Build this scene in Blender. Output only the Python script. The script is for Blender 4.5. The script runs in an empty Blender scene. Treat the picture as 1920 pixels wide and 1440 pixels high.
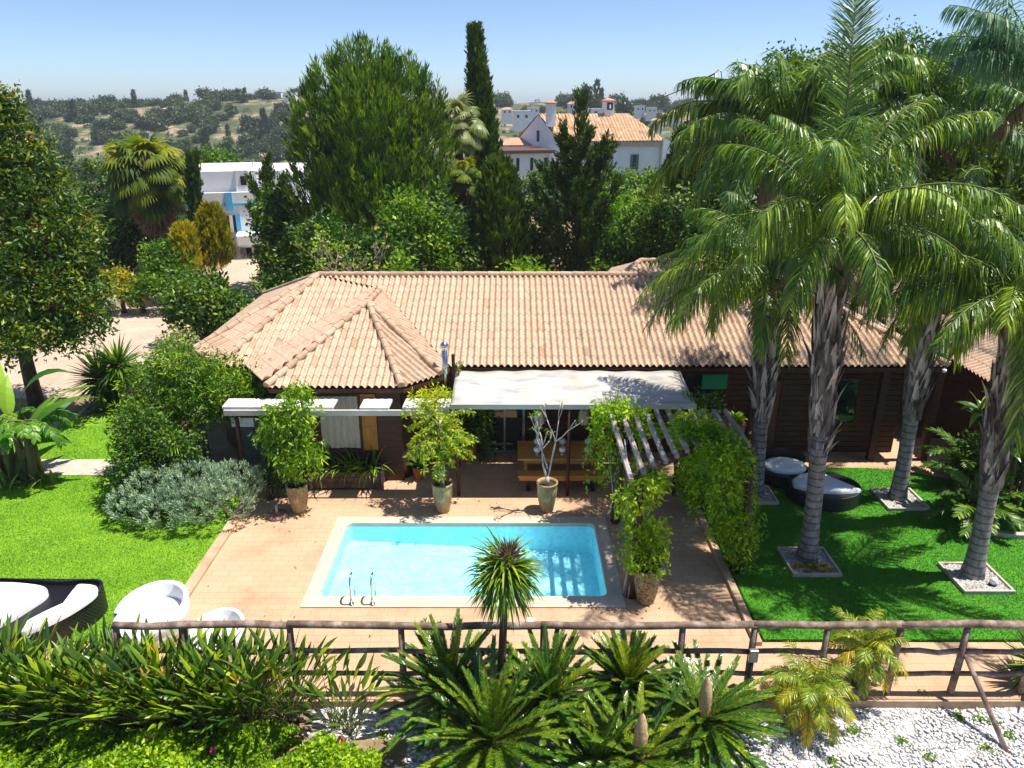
import bpy, math, random
import numpy as np
from mathutils import Vector, Matrix

random.seed(11)
RNG = np.random.default_rng(11)
C = bpy.context.scene.collection
SC = bpy.context.scene

# ------------------------------------------------------------------ camera, light, exposure
CAM_H, F, W0, H0 = 9.0, 1400.0, 1920.0, 1440.0
TH = math.atan(530.0 / F)
CT, ST = math.cos(TH), math.sin(TH)
cam_d = bpy.data.cameras.new('camera')
cam = bpy.data.objects.new('camera', cam_d)
C.objects.link(cam)
cam.location = (0, 0, CAM_H)
cam.rotation_euler = (math.pi / 2 - TH, 0, 0)
cam_d.sensor_width = 36
cam_d.lens = 36 * F / W0
cam_d.clip_start = 0.1
cam_d.clip_end = 20000
SC.camera = cam

SUN_EL, SUN_AZ = math.radians(68.5), math.radians(88)      # azimuth clockwise from +Y
sd = Vector((math.sin(SUN_AZ) * math.cos(SUN_EL), math.cos(SUN_AZ) * math.cos(SUN_EL), math.sin(SUN_EL)))
sun_d = bpy.data.lights.new('sun', 'SUN')
sun_d.energy = 4.4
sun_d.angle = math.radians(0.5)
sun_d.color = (1.0, 0.95, 0.86)
sun = bpy.data.objects.new('sun', sun_d)
C.objects.link(sun)
sun.rotation_euler = sd.to_track_quat('Z', 'Y').to_euler()
sun.location = sd * 60

world = bpy.data.worlds.new('World')
SC.world = world
world.use_nodes = True
wn = world.node_tree
wn.nodes.clear()
sky = wn.nodes.new('ShaderNodeTexSky')
sky.sky_type = 'NISHITA'
sky.sun_disc = False
sky.sun_elevation = SUN_EL
sky.sun_rotation = SUN_AZ
sky.air_density = 0.6
sky.dust_density = 0.5
sky.ozone_density = 4.5
bg = wn.nodes.new('ShaderNodeBackground')
bg.inputs['Strength'].default_value = 0.097
wo = wn.nodes.new('ShaderNodeOutputWorld')
wn.links.new(sky.outputs[0], bg.inputs['Color'])
wn.links.new(bg.outputs[0], wo.inputs['Surface'])

SC.view_settings.view_transform = 'Standard'
SC.view_settings.look = 'None'
SC.view_settings.gamma = 1.0
SC.view_settings.exposure = 0.85
SC.view_settings.use_curve_mapping = False
SC.cycles.max_bounces = 8
SC.cycles.transparent_max_bounces = 12

# ------------------------------------------------------------------ photo pixel -> place
def ray(px, py):
    dx, dy = (px - W0 / 2) / F, (py - H0 / 2) / F
    return dx, CT - dy * ST, -ST - dy * CT
def gp(px, py, z=0.0):
    a, b, c = ray(px, py)
    t = (z - CAM_H) / c
    return a * t, b * t
def at(px, py, Y):
    a, b, c = ray(px, py)
    t = Y / b
    return a * t, Y, CAM_H + c * t
def ppm(Y, z=1.0):                       # metres per photo pixel at that depth
    return (Y * CT + (CAM_H - z) * ST) / F

# ------------------------------------------------------------------ mesh builder
def nrm(a):
    a = np.asarray(a, float)
    n = np.linalg.norm(a, axis=-1, keepdims=True)
    return a / np.maximum(n, 1e-9)

class MB:
    def __init__(s):
        s.v, s.f, s.n = [], {}, 0
    def add(s, v, f, val=0.5):
        v = np.asarray(v, float).reshape(-1, 3)
        f = np.asarray(f, int)
        if f.ndim == 1: f = f[None]
        val = np.broadcast_to(np.asarray(val, float), (len(f),))
        s.f.setdefault(f.shape[1], []).append((f + s.n, val))
        s.v.append(v); s.n += len(v)
        return s
    def addp(s, v, polys, val=0.5):
        v = np.asarray(v, float).reshape(-1, 3)
        for p in polys:
            s.f.setdefault(len(p), []).append((np.array([p]) + s.n, np.array([val])))
        s.v.append(v); s.n += len(v)
        return s
    def build(s, name, mat, parent=None, loc=None, smooth=False, bevel=0):
        V = np.concatenate(s.v)
        off = np.zeros(3)
        if parent is not None: off = np.array(WL[parent.name])
        elif loc is not None: off = np.array(loc, float)
        V = V - off
        me = bpy.data.meshes.new(name)
        me.vertices.add(len(V)); me.vertices.foreach_set('co', V.ravel().astype(np.float32))
        li, ls, lt, vals = [], [], [], []
        st = 0
        for k, lst in s.f.items():
            fa = np.concatenate([a for a, _ in lst]); va = np.concatenate([b for _, b in lst])
            li.append(fa.ravel()); ls.append(st + np.arange(len(fa)) * k); lt.append(np.full(len(fa), k)); vals.append(va)
            st += fa.size
        li = np.concatenate(li); ls = np.concatenate(ls); lt = np.concatenate(lt); vals = np.concatenate(vals)
        me.loops.add(len(li)); me.loops.foreach_set('vertex_index', li.astype(np.int32))
        me.polygons.add(len(ls)); me.polygons.foreach_set('loop_start', ls.astype(np.int32))
        me.update(calc_edges=True)
        a = me.attributes.new('v', 'FLOAT', 'FACE'); a.data.foreach_set('value', vals.astype(np.float32))
        me.polygons.foreach_set('use_smooth', np.full(len(ls), bool(smooth)))
        me.validate()
        me.materials.append(mat)
        o = bpy.data.objects.new(name, me)
        C.objects.link(o)
        if parent is not None:
            o.parent = parent; WL[o.name] = tuple(off)
        else:
            o.location = off; WL[o.name] = tuple(off)
        if bevel:
            m = o.modifiers.new('bevel', 'BEVEL'); m.width = bevel; m.segments = 2; m.limit_method = 'ANGLE'
        return o

WL = {}                                   # where each object's own origin sits
def thing(name, label, cat, loc, group=None):
    o = bpy.data.objects.new(name, None); C.objects.link(o)
    o.empty_display_size = 0.2
    o.location = loc; WL[o.name] = tuple(loc)
    return tag(o, label, cat, group)
def tag(o, label, cat, group=None):
    o['label'] = label; o['category'] = cat
    if group: o['group'] = group
    return o
def struct(o, kind='structure', label=None):
    o['kind'] = kind
    if label: o['label'] = label
    return o
def copy_tree(o, parent=None):
    c = o.copy(); C.objects.link(c); WL[c.name] = WL[o.name]
    if parent is not None: c.parent = parent
    for ch in list(o.children): copy_tree(ch, c)
    return c

def box(mb, x0, x1, y0, y1, z0, z1, val=0.5, rot=0, piv=None, tilt=0):
    v = np.array([(x, y, z) for z in (z0, z1) for y in (y0, y1) for x in (x0, x1)], float)
    if rot:
        p = np.array(piv if piv is not None else ((x0 + x1) / 2, (y0 + y1) / 2, 0), float)
        c, s = math.cos(rot), math.sin(rot)
        d = v - p
        v = np.stack([d[:, 0] * c - d[:, 1] * s, d[:, 0] * s + d[:, 1] * c, d[:, 2]], 1) + p
    mb.add(v, [(0, 2, 3, 1), (4, 5, 7, 6), (0, 1, 5, 4), (2, 6, 7, 3), (0, 4, 6, 2), (1, 3, 7, 5)], val)
    return mb
def prism(mb, poly, z0, z1, val=0.5):
    n = len(poly)
    z0 = [z0] * n if np.isscalar(z0) else z0
    z1 = [z1] * n if np.isscalar(z1) else z1
    v = [(p[0], p[1], z0[i]) for i, p in enumerate(poly)] + [(p[0], p[1], z1[i]) for i, p in enumerate(poly)]
    area = sum(poly[i][0] * poly[(i + 1) % n][1] - poly[(i + 1) % n][0] * poly[i][1] for i in range(n))
    ps = [list(range(n))[::-1], list(range(n, 2 * n))] + [[i, (i + 1) % n, n + (i + 1) % n, n + i] for i in range(n)]
    if area < 0: ps = [p[::-1] for p in ps]
    mb.addp(v, ps, val)
    return mb
def frames(P):
    P = np.asarray(P, float)
    T = nrm(np.gradient(P, axis=0))
    ref = np.array([0, 0, 1.0]) if abs(T[0][2]) < 0.9 else np.array([1.0, 0, 0])
    N = [nrm(np.cross(T[0], ref))]
    for i in range(1, len(P)):
        n = N[-1] - T[i] * np.dot(N[-1], T[i])
        N.append(nrm(n))
    N = np.array(N)
    return T, N, np.cross(T, N)
def tube(mb, P, R, n=8, val=0.5, jit=0.0, caps=True):
    P = np.asarray(P, float); m = len(P)
    R = np.broadcast_to(np.asarray(R, float), (m,))
    T, N, B = frames(P)
    a = np.arange(n) / n * 2 * math.pi
    r = R[:, None] * (1 + jit * RNG.normal(size=(m, n)))
    v = P[:, None] + r[..., None] * (np.cos(a)[None, :, None] * N[:, None] + np.sin(a)[None, :, None] * B[:, None])
    i = np.arange(m - 1)[:, None] * n; j = np.arange(n)[None]; k = (j + 1) % n
    f = np.stack([i + j, i + k, i + n + k, i + n + j], -1).reshape(-1, 4)
    base = mb.n
    mb.add(v.reshape(-1, 3), f, val)
    if caps:
        mb.f.setdefault(n, []).append((np.array([np.arange(n)[::-1] + base, np.arange(n) + base + (m - 1) * n]), np.array([np.mean(val)] * 2)))
    return mb
def lathe(mb, prof, c, n=24, val=0.5, jit=0):
    prof = np.asarray(prof, float); m = len(prof)
    a = np.arange(n) / n * 2 * math.pi
    r = prof[:, 0][:, None] * (1 + jit * RNG.normal(size=(m, n)))
    v = np.stack([c[0] + r * np.cos(a), c[1] + r * np.sin(a), np.broadcast_to((c[2] + prof[:, 1])[:, None], (m, n))], -1)
    i = np.arange(m - 1)[:, None] * n; j = np.arange(n)[None]; k = (j + 1) % n
    f = np.stack([i + j, i + k, i + n + k, i + n + j], -1).reshape(-1, 4)
    mb.add(v.reshape(-1, 3), f, val)
    return mb
def straps(mb, P, D, L, W, droop, nseg, prof, val, side=None, fold=0.0, sag=None):
    P = np.asarray(P, float); N = len(P); D = nrm(np.broadcast_to(D, (N, 3)))
    L = np.broadcast_to(L, (N,)); W = np.broadcast_to(W, (N,)); droop = np.broadcast_to(droop, (N,))
    if side is None:
        side = np.cross(D, np.array([0, 0, 1.0]) + 0.15 * RNG.normal(size=(N, 3)))
    side = nrm(side)
    pts = [P]; cur = P; d = D
    for s in range(nseg):
        d = nrm(d + np.array([0, 0, -1.0]) * (droop / nseg)[:, None])
        cur = cur + d * (L / nseg)[:, None]
        pts.append(cur)
    cols = []
    for k in range(nseg + 1):
        w = (W * prof[k] * 0.5)[:, None]
        up = nrm(np.cross(side, d)) * w * fold
        cols += [pts[k] - side * w + up, pts[k] + side * w + up] if not fold else [pts[k] - side * w + up, pts[k], pts[k] + side * w + up]
    q = 3 if fold else 2
    v = np.stack(cols, 1)
    nv = q * (nseg + 1)
    b = np.arange(N)[:, None] * nv
    fs = []
    for k in range(nseg):
        for h in range(q - 1):
            fs.append(np.stack([b[:, 0] + q * k + h, b[:, 0] + q * k + h + 1, b[:, 0] + q * (k + 1) + h + 1, b[:, 0] + q * (k + 1) + h], -1))
    f = np.concatenate(fs)
    val = np.tile(np.broadcast_to(val, (N,)), nseg * (q - 1))
    mb.add(v.reshape(-1, 3), f, val)
def rdir(n, zmin=-1.0):
    z = RNG.uniform(zmin, 1, n); a = RNG.uniform(0, 2 * math.pi, n)
    r = np.sqrt(1 - z * z)
    return np.stack([r * np.cos(a), r * np.sin(a), z], 1)
def leaves(mb, P, D, L, W, val, Nn=None):
    N = len(P); D = nrm(D)
    if Nn is None: Nn = rdir(N) + np.array([0, 0, 0.7])
    S = nrm(np.cross(D, Nn)); U = nrm(np.cross(S, D))
    L = np.broadcast_to(L, (N,))[:, None]; W = np.broadcast_to(W, (N,))[:, None]
    v = np.stack([P, P + D * L * 0.45 - S * W * 0.5 + U * W * .12, P + D * L, P + D * L * 0.45 + S * W * 0.5 + U * W * .12], 1)
    mb.add(v.reshape(-1, 3), np.arange(N * 4).reshape(N, 4), val)
def crown(mb, blobs, dens, k, cr, L, W, out=0.5, zb=-0.1, inner=0.45, vb=0.5, vs=0.2, zmin=-0.9, top=0.0):
    for (c, r) in blobs:
        c = np.array(c); r = np.array(r)
        n = max(6, int(dens * (r[0] * r[1] + r[0] * r[2] + r[1] * r[2])))
        d = rdir(n, zmin)
        rad = RNG.uniform(inner, 1.0, n) ** 0.6
        lump = 1 + 0.14 * np.sin(d[:, 0] * 5 + c[0] * 3) * np.cos(d[:, 1] * 6 + c[2]) + 0.10 * np.sin(d[:, 2] * 8 + c[1])
        ctr = c + d * r * (rad * lump)[:, None]
        cv = np.clip(vb + vs * RNG.normal(size=n), 0, 1)
        m = n * k
        P = np.repeat(ctr, k, 0) + RNG.normal(size=(m, 3)) * cr
        D = np.repeat(d, k, 0) * out + rdir(m) * 0.9 + np.array([0, 0, zb])
        val = np.clip(np.repeat(cv, k) + 0.13 * RNG.normal(size=m), 0, 1)
        s = RNG.uniform(0.65, 1.25, m)
        leaves(mb, P, D, L * s, W * s, val)
def tufts(mb, ctr, d, k, tl, sp, L, W, val, spread=0.6, up=0.0):
    n = len(ctr); m = n * k
    d = nrm(d); dd = np.repeat(d, k, 0)
    s = RNG.uniform(0, 1, m)
    P = np.repeat(ctr, k, 0) + dd * (s * np.repeat(np.broadcast_to(tl, (n,)), k))[:, None] + RNG.normal(size=(m, 3)) * sp
    D = dd + rdir(m) * spread + np.array([0, 0, up])
    v = np.clip(np.repeat(np.broadcast_to(val, (n,)), k) + 0.12 * RNG.normal(size=m) + 0.12 * (s - .5), 0, 1)
    q = RNG.uniform(0.7, 1.25, m)
    leaves(mb, P, D, L * q, W * q, v)

# ------------------------------------------------------------------ materials
def node_mat(name):
    m = bpy.data.materials.new(name); m.use_nodes = True
    t = m.node_tree; b = t.nodes['Principled BSDF']
    return m, t, b
def ramp(t, stops, fac=None, interp='LINEAR'):
    r = t.nodes.new('ShaderNodeValToRGB'); e = r.color_ramp
    e.interpolation = interp
    while len(e.elements) < len(stops): e.elements.new(0.5)
    for i, (p, c) in enumerate(stops):
        e.elements[i].position = p; e.elements[i].color = (*c, 1)
    if fac is not None: t.links.new(fac, r.inputs[0])
    return r
def noise(t, scale, detail=4, rough=0.55, vec=None, dist=0.0):
    n = t.nodes.new('ShaderNodeTexNoise')
    n.inputs['Scale'].default_value = scale; n.inputs['Detail'].default_value = detail
    n.inputs['Roughness'].default_value = rough; n.inputs['Distortion'].default_value = dist
    if vec is not None: t.links.new(vec, n.inputs['Vector'])
    return n.outputs['Fac']
def pos(t, sc=(1, 1, 1)):
    g = t.nodes.new('ShaderNodeNewGeometry')
    m = t.nodes.new('ShaderNodeMapping'); m.inputs['Scale'].default_value = sc
    t.links.new(g.outputs['Position'], m.inputs['Vector'])
    return m.outputs[0]
def objc(t, sc=(1, 1, 1)):
    g = t.nodes.new('ShaderNodeTexCoord')
    m = t.nodes.new('ShaderNodeMapping'); m.inputs['Scale'].default_value = sc
    t.links.new(g.outputs['Object'], m.inputs['Vector'])
    return m.outputs[0]
def attr(t):
    a = t.nodes.new('ShaderNodeAttribute'); a.attribute_name = 'v'
    return a.outputs['Fac']
def mixc(t, a, b, fac, mode='MIX'):
    m = t.nodes.new('ShaderNodeMix'); m.data_type = 'RGBA'; m.blend_type = mode
    for s, x in ((6, a), (7, b)):
        if isinstance(x, tuple): m.inputs[s].default_value = (*x, 1)
        else: t.links.new(x, m.inputs[s])
    if isinstance(fac, (int, float)): m.inputs[0].default_value = fac
    else: t.links.new(fac, m.inputs[0])
    return m.outputs[2]
def bump(t, b, h, strength=0.3, dist=0.02):
    n = t.nodes.new('ShaderNodeBump'); n.inputs['Strength'].default_value = strength; n.inputs['Distance'].default_value = dist
    t.links.new(h, n.inputs['Height']); t.links.new(n.outputs[0], b.inputs['Normal'])
def mat(name, stops, scale=4, rough=0.7, bmp=0.2, sc=(1, 1, 1), useattr=0.0, detail=5, spec=0.3, metal=0, world=True, bdist=0.01, fine=0.0):
    m, t, b = node_mat(name)
    v = pos(t, sc) if world else objc(t, sc)
    f = noise(t, scale, detail, 0.6, v)
    if useattr:
        a = attr(t)
        x = t.nodes.new('ShaderNodeMath'); x.operation = 'MULTIPLY_ADD'
        t.links.new(a, x.inputs[0]); x.inputs[1].default_value = useattr
        y = t.nodes.new('ShaderNodeMath'); y.operation = 'MULTIPLY'; t.links.new(f, y.inputs[0]); y.inputs[1].default_value = 1 - useattr
        t.links.new(y.outputs[0], x.inputs[2]); f2 = x.outputs[0]
    else: f2 = f
    col = ramp(t, stops, f2).outputs[0]
    if fine:
        g = noise(t, scale * 9, 3, 0.6, v)
        col = mixc(t, col, ramp(t, [(0.3, (1 - fine,) * 3), (0.7, (1 + fine,) * 3)], g).outputs[0], 1.0, 'MULTIPLY')
    t.links.new(col, b.inputs['Base Color'])
    b.inputs['Roughness'].default_value = rough; b.inputs['Specular IOR Level'].default_value = spec; b.inputs['Metallic'].default_value = metal
    if bmp: bump(t, b, f, bmp, bdist)
    return m
def leafmat(name, c0, c1, c2, trans=0.35, rough=0.45, spec=0.4, tcol=1.0):
    m, t, b = node_mat(name)
    col = ramp(t, [(0.05, c0), (0.5, c1), (0.95, c2)], attr(t)).outputs[0]
    t.links.new(col, b.inputs['Base Color'])
    b.inputs['Roughness'].default_value = rough; b.inputs['Specular IOR Level'].default_value = spec
    tr = t.nodes.new('ShaderNodeBsdfTranslucent')
    hs = t.nodes.new('ShaderNodeHueSaturation'); hs.inputs['Saturation'].default_value = 1.1; hs.inputs['Value'].default_value = 1.35 * tcol
    t.links.new(col, hs.inputs['Color']); t.links.new(hs.outputs[0], tr.inputs['Color'])
    mx = t.nodes.new('ShaderNodeMixShader'); mx.inputs[0].default_value = trans
    t.links.new(b.outputs[0], mx.inputs[1]); t.links.new(tr.outputs[0], mx.inputs[2])
    t.links.new(mx.outputs[0], t.nodes['Material Output'].inputs['Surface'])
    return m
# ------------------------------------------------------------------ palette
M = {}
M['ground'] = mat('dry_ground', [(0.3, (.16, .11, .055)), (0.5, (.24, .17, .09)), (0.7, (.30, .22, .13))], 1.2, .95, .4, fine=.15)
M['hill'] = mat('hill_ground', [(0.36, (.05, .065, .03)), (0.49, (.085, .10, .045)), (0.55, (.22, .18, .11)), (0.61, (.32, .25, .17)), (0.67, (.07, .085, .04))], .09, .95, 0, detail=8, fine=.3)
M['fabric'] = mat('white_cushion', [(0.3, (.74, .76, .80)), (0.7, (.86, .87, .90))], 6, .8, .15)
M['rattan'] = None
M['wood_dark'] = mat('dark_red_wood', [(0.3, (.034, .016, .011)), (0.6, (.08, .033, .02)), (0.8, (.115, .05, .03))], 3, .6, .3, sc=(1, 1, 9))
M['wood_post'] = mat('weathered_log', [(0.25, (.07, .042, .032)), (0.5, (.19, .13, .10)), (0.72, (.42, .34, .28))], 5, .8, .5, sc=(1, 1, 1), fine=.2)
M['wood_pergola'] = mat('pergola_timber', [(0.25, (.035, .022, .015)), (0.55, (.10, .065, .045)), (0.8, (.2, .14, .10))], 5, .75, .4, sc=(3, 1, 1))
M['slat_grey'] = mat('grey_slat', [(0.25, (.22, .19, .17)), (0.75, (.48, .42, .38))], 6, .8, .3, sc=(4, .6, 1))
M['teak'] = mat('orange_teak', [(0.3, (.36, .165, .04)), (0.7, (.60, .30, .08))], 3, .45, .15, sc=(.8, 9, 9))
M['orange_wood'] = mat('orange_board', [(0.3, (.30, .12, .02)), (0.7, (.5, .22, .035))], 3, .5, .15, sc=(6, 6, .6))
M['curtain'] = mat('linen_blind', [(0.3, (.36, .34, .27)), (0.7, (.5, .48, .40))], 5, .9, .2, sc=(4, 4, .7))
M['white_wall'] = mat('white_render', [(0.3, (.72, .73, .76)), (0.7, (.82, .82, .84))], .8, .85, .1, fine=.03)
M['blue_trim'] = mat('blue_paint', [(0.3, (.10, .42, .72)), (0.7, (.15, .50, .78))], 3, .6, .05)
M['dark'] = mat('dark_opening', [(0.3, (.012, .012, .014)), (0.7, (.03, .028, .028))], 3, .5, 0)
M['brown_door'] = mat('brown_door', [(0.3, (.09, .045, .03)), (0.7, (.14, .07, .045))], 3, .6, .1, sc=(6, 6, 1))
M['metal'] = mat('steel', [(0.3, (.55, .57, .6)), (0.7, (.72, .74, .78))], 3, .18, 0, metal=1.0)
M['grey_metal'] = mat('grey_metal', [(0.3, (.20, .22, .24)), (0.7, (.34, .36, .38))], 6, .4, .05, metal=.7)
M['black_plastic'] = mat('black_plastic', [(0.3, (.012, .012, .014)), (0.7, (.03, .03, .035))], 8, .45, .1)
M['terracotta'] = mat('terracotta', [(0.3, (.30, .09, .04)), (0.7, (.44, .16, .07))], 7, .8, .2)
M['yellow_glaze'] = mat('yellow_glaze', [(0.3, (.42, .24, .02)), (0.7, (.58, .36, .04))], 4, .35, .1)
M['soil'] = mat('soil', [(0.3, (.025, .017, .012)), (0.7, (.07, .05, .035))], 20, .95, .5)
M['stone'] = mat('pale_stone', [(0.3, (.36, .30, .25)), (0.7, (.58, .50, .42))], 4, .9, .3, fine=.15)
M['sandstone'] = mat('sand_kerb', [(0.3, (.36, .24, .15)), (0.7, (.55, .38, .25))], 3, .9, .25, fine=.1)
M['coping'] = mat('pool_coping', [(0.3, (.50, .41, .31)), (0.7, (.60, .50, .39))], 2.5, .75, .1, fine=.05)
M['driveway'] = mat('sandy_drive', [(0.3, (.40, .30, .22)), (0.7, (.52, .41, .315))], .9, .95, .2, fine=.1)
M['tarp'] = mat('grey_tarp', [(0.3, (.05, .06, .075)), (0.7, (.10, .115, .14))], 2.5, .7, .15)
M['brick'] = mat('pink_plaster', [(0.3, (.42, .24, .17)), (0.7, (.52, .32, .23))], 4, .85, .1)
M['rope'] = mat('cable', [(0.3, (.02, .02, .02)), (0.7, (.03, .03, .03))], 4, .6, 0)
M['white_gloss'] = mat('white_glaze', [(0.3, (.80, .82, .86)), (0.7, (.88, .9, .93))], 4, .15, 0, spec=.6)
M['bark_grey'] = mat('grey_bark', [(0.32, (.05, .042, .038)), (0.48, (.22, .195, .18)), (0.66, (.56, .52, .49))], 9, .9, .7, sc=(1, 1, .28), useattr=.35, bdist=.03)
M['bark_ring'] = None
M['bark_brown'] = mat('brown_bark', [(0.3, (.04, .028, .02)), (0.6, (.11, .08, .055)), (0.8, (.2, .15, .11))], 7, .9, .6, sc=(1, 1, .4), bdist=.03)
M['twig_pink'] = mat('bare_twig', [(0.3, (.22, .15, .13)), (0.7, (.42, .31, .28))], 7, .9, .4)
M['twig_white'] = mat('pale_twig', [(0.3, (.30, .26, .25)), (0.7, (.58, .53, .52))], 7, .8, .3)

def deck_mat():
    m, t, b = node_mat('terracotta_paving')
    v = pos(t)
    br = t.nodes.new('ShaderNodeTexBrick')
    br.offset = 0.5; br.inputs['Scale'].default_value = 1.0
    br.inputs['Brick Width'].default_value = .36; br.inputs['Row Height'].default_value = .18
    br.inputs['Mortar Size'].default_value = .006; br.inputs['Mortar Smooth'].default_value = .3
    br.inputs['Color1'].default_value = (.50, .32, .20, 1); br.inputs['Color2'].default_value = (.53, .345, .22, 1)
    br.inputs['Mortar'].default_value = (.39, .24, .145, 1)
    t.links.new(v, br.inputs['Vector'])
    n1 = noise(t, .9, 6, .6, v)
    c = mixc(t, br.outputs['Color'], ramp(t, [(0.32, (.80, .77, .74)), (0.5, (1, 1, 1)), (0.7, (1.08, 1.08, 1.08))], n1).outputs[0], 1.0, 'MULTIPLY')
    n2 = noise(t, 30, 3, .6, v)
    c = mixc(t, c, ramp(t, [(0.3, (.93, .93, .93)), (0.7, (1.06, 1.06, 1.06))], n2).outputs[0], 1.0, 'MULTIPLY')
    t.links.new(c, b.inputs['Base Color'])
    b.inputs['Roughness'].default_value = .8; b.inputs['Specular IOR Level'].default_value = .25
    bump(t, b, br.outputs['Fac'], -.25, .004)
    return m
M['deck'] = deck_mat()
def lawn_mat(name, a, b_, c_):
    m, t, b = node_mat(name)
    v = pos(t)
    n1 = noise(t, 1.3, 5, .6, v); n2 = noise(t, 45, 3, .7, pos(t, (1, .5, 1)))
    c = ramp(t, [(0.3, a), (0.52, b_), (0.72, c_)], n1).outputs[0]
    c = mixc(t, c, ramp(t, [(0.3, (.78, .80, .7)), (0.7, (1.18, 1.15, 1.2))], n2).outputs[0], 1.0, 'MULTIPLY')
    t.links.new(c, b.inputs['Base Color'])
    b.inputs['Roughness'].default_value = .75; b.inputs['Specular IOR Level'].default_value = .2
    bump(t, b, n2, .9, .03)
    return m
M['lawn'] = lawn_mat('bright_turf', (.13, .27, .014), (.185, .35, .018), (.245, .41, .025))
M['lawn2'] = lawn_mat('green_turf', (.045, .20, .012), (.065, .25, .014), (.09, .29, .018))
def tile_mat():
    m, t, b = node_mat('roof_tile')
    v = pos(t)
    a = attr(t)
    c = ramp(t, [(0.0, (.37, .24, .15)), (0.3, (.49, .345, .24)), (0.7, (.53, .39, .28)), (1.0, (.59, .46, .35))], a).outputs[0]
    n1 = noise(t, 6.5, 7, .72, v)
    c = mixc(t, c, ramp(t, [(0.32, (.70, .66, .63)), (0.46, (.96, .95, .94)), (0.66, (1.12, 1.11, 1.11))], n1).outputs[0], 1.0, 'MULTIPLY')
    # lichen stains, stronger on the right wing of the roof
    sx = t.nodes.new('ShaderNodeSeparateXYZ'); t.links.new(v, sx.inputs[0])
    mr = t.nodes.new('ShaderNodeMapRange'); t.links.new(sx.outputs[0], mr.inputs[0])
    mr.inputs[1].default_value = -1; mr.inputs[2].default_value = 7; mr.inputs[3].default_value = -.15; mr.inputs[4].default_value = .085
    n2 = noise(t, .9, 7, .68, pos(t, (1.3, .6, 1)))
    ad = t.nodes.new('ShaderNodeMath'); ad.operation = 'ADD'; t.links.new(n2, ad.inputs[0]); t.links.new(mr.outputs[0], ad.inputs[1])
    fac = ramp(t, [(0.56, (0, 0, 0)), (0.66, (.8, .8, .8))], ad.outputs[0]).outputs[0]
    c = mixc(t, c, (.115, .095, .085), fac)
    t.links.new(c, b.inputs['Base Color'])
    b.inputs['Roughness'].default_value = .85; b.inputs['Specular IOR Level'].default_value = .2
    bump(t, b, n1, .3, .01)
    return m
M['tile'] = tile_mat()
M['ridge'] = mat('ridge_tile', [(0.3, (.32, .20, .125)), (0.55, (.47, .325, .23)), (0.75, (.56, .42, .32))], 5, .85, .3, useattr=.3)
M['old_tile'] = mat('old_orange_tile', [(0.25, (.24, .13, .07)), (0.5, (.50, .30, .17)), (0.75, (.66, .48, .33))], 3.5, .9, .2, sc=(1.6, .5, 1), useattr=.35, detail=6)
M['red_tile'] = mat('far_red_tile', [(0.3, (.42, .20, .13)), (0.7, (.55, .30, .2))], 1, .9, .1)

def water_mat():
    m, t, b = node_mat('pool_water')
    t.nodes.remove(b)
    o = t.nodes['Material Output']
    v = pos(t, (1, 1.6, 1))
    n = noise(t, 5.5, 3, .55, v, .6)
    bp = t.nodes.new('ShaderNodeBump'); bp.inputs['Strength'].default_value = .4; bp.inputs['Distance'].default_value = .05
    t.links.new(n, bp.inputs['Height'])
    tr = t.nodes.new('ShaderNodeBsdfTransparent'); tr.inputs[0].default_value = (.80, .95, .98, 1)
    gl = t.nodes.new('ShaderNodeBsdfGlossy'); gl.inputs['Roughness'].default_value = .06
    t.links.new(bp.outputs[0], gl.inputs['Normal'])
    fr = t.nodes.new('ShaderNodeFresnel'); fr.inputs['IOR'].default_value = 1.36
    t.links.new(bp.outputs[0], fr.inputs['Normal'])
    mx = t.nodes.new('ShaderNodeMixShader')
    t.links.new(fr.outputs[0], mx.inputs[0]); t.links.new(tr.outputs[0], mx.inputs[1]); t.links.new(gl.outputs[0], mx.inputs[2])
    t.links.new(mx.outputs[0], o.inputs['Surface'])
    return m
M['water'] = water_mat()
def basin_mat():
    m, t, b = node_mat('pool_mosaic')
    v = pos(t)
    w = t.nodes.new('ShaderNodeTexVoronoi'); w.feature = 'DISTANCE_TO_EDGE'; w.inputs['Scale'].default_value = 2.6
    t.links.new(mixc(t, v, v, 0), w.inputs['Vector'])
    wv = noise(t, 1.7, 3, .5, v)
    c = ramp(t, [(0.3, (.40, .80, .92)), (0.6, (.48, .85, .94)), (0.8, (.58, .89, .95))], wv).outputs[0]
    ck = t.nodes.new('ShaderNodeTexVoronoi'); ck.distance = 'CHEBYCHEV'; ck.inputs['Scale'].default_value = 11; ck.inputs['Randomness'].default_value = .12
    t.links.new(v, ck.inputs['Vector'])
    sp = t.nodes.new('ShaderNodeSeparateColor'); t.links.new(ck.outputs['Color'], sp.inputs[0])
    c = mixc(t, c, ramp(t, [(0.0, (.84, .90, .93)), (1.0, (1.08, 1.05, 1.03))], sp.outputs[0]).outputs[0], 1.0, 'MULTIPLY')
    t.links.new(c, b.inputs['Base Color']); b.inputs['Roughness'].default_value = .5
    return m
M['basin'] = basin_mat()
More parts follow.
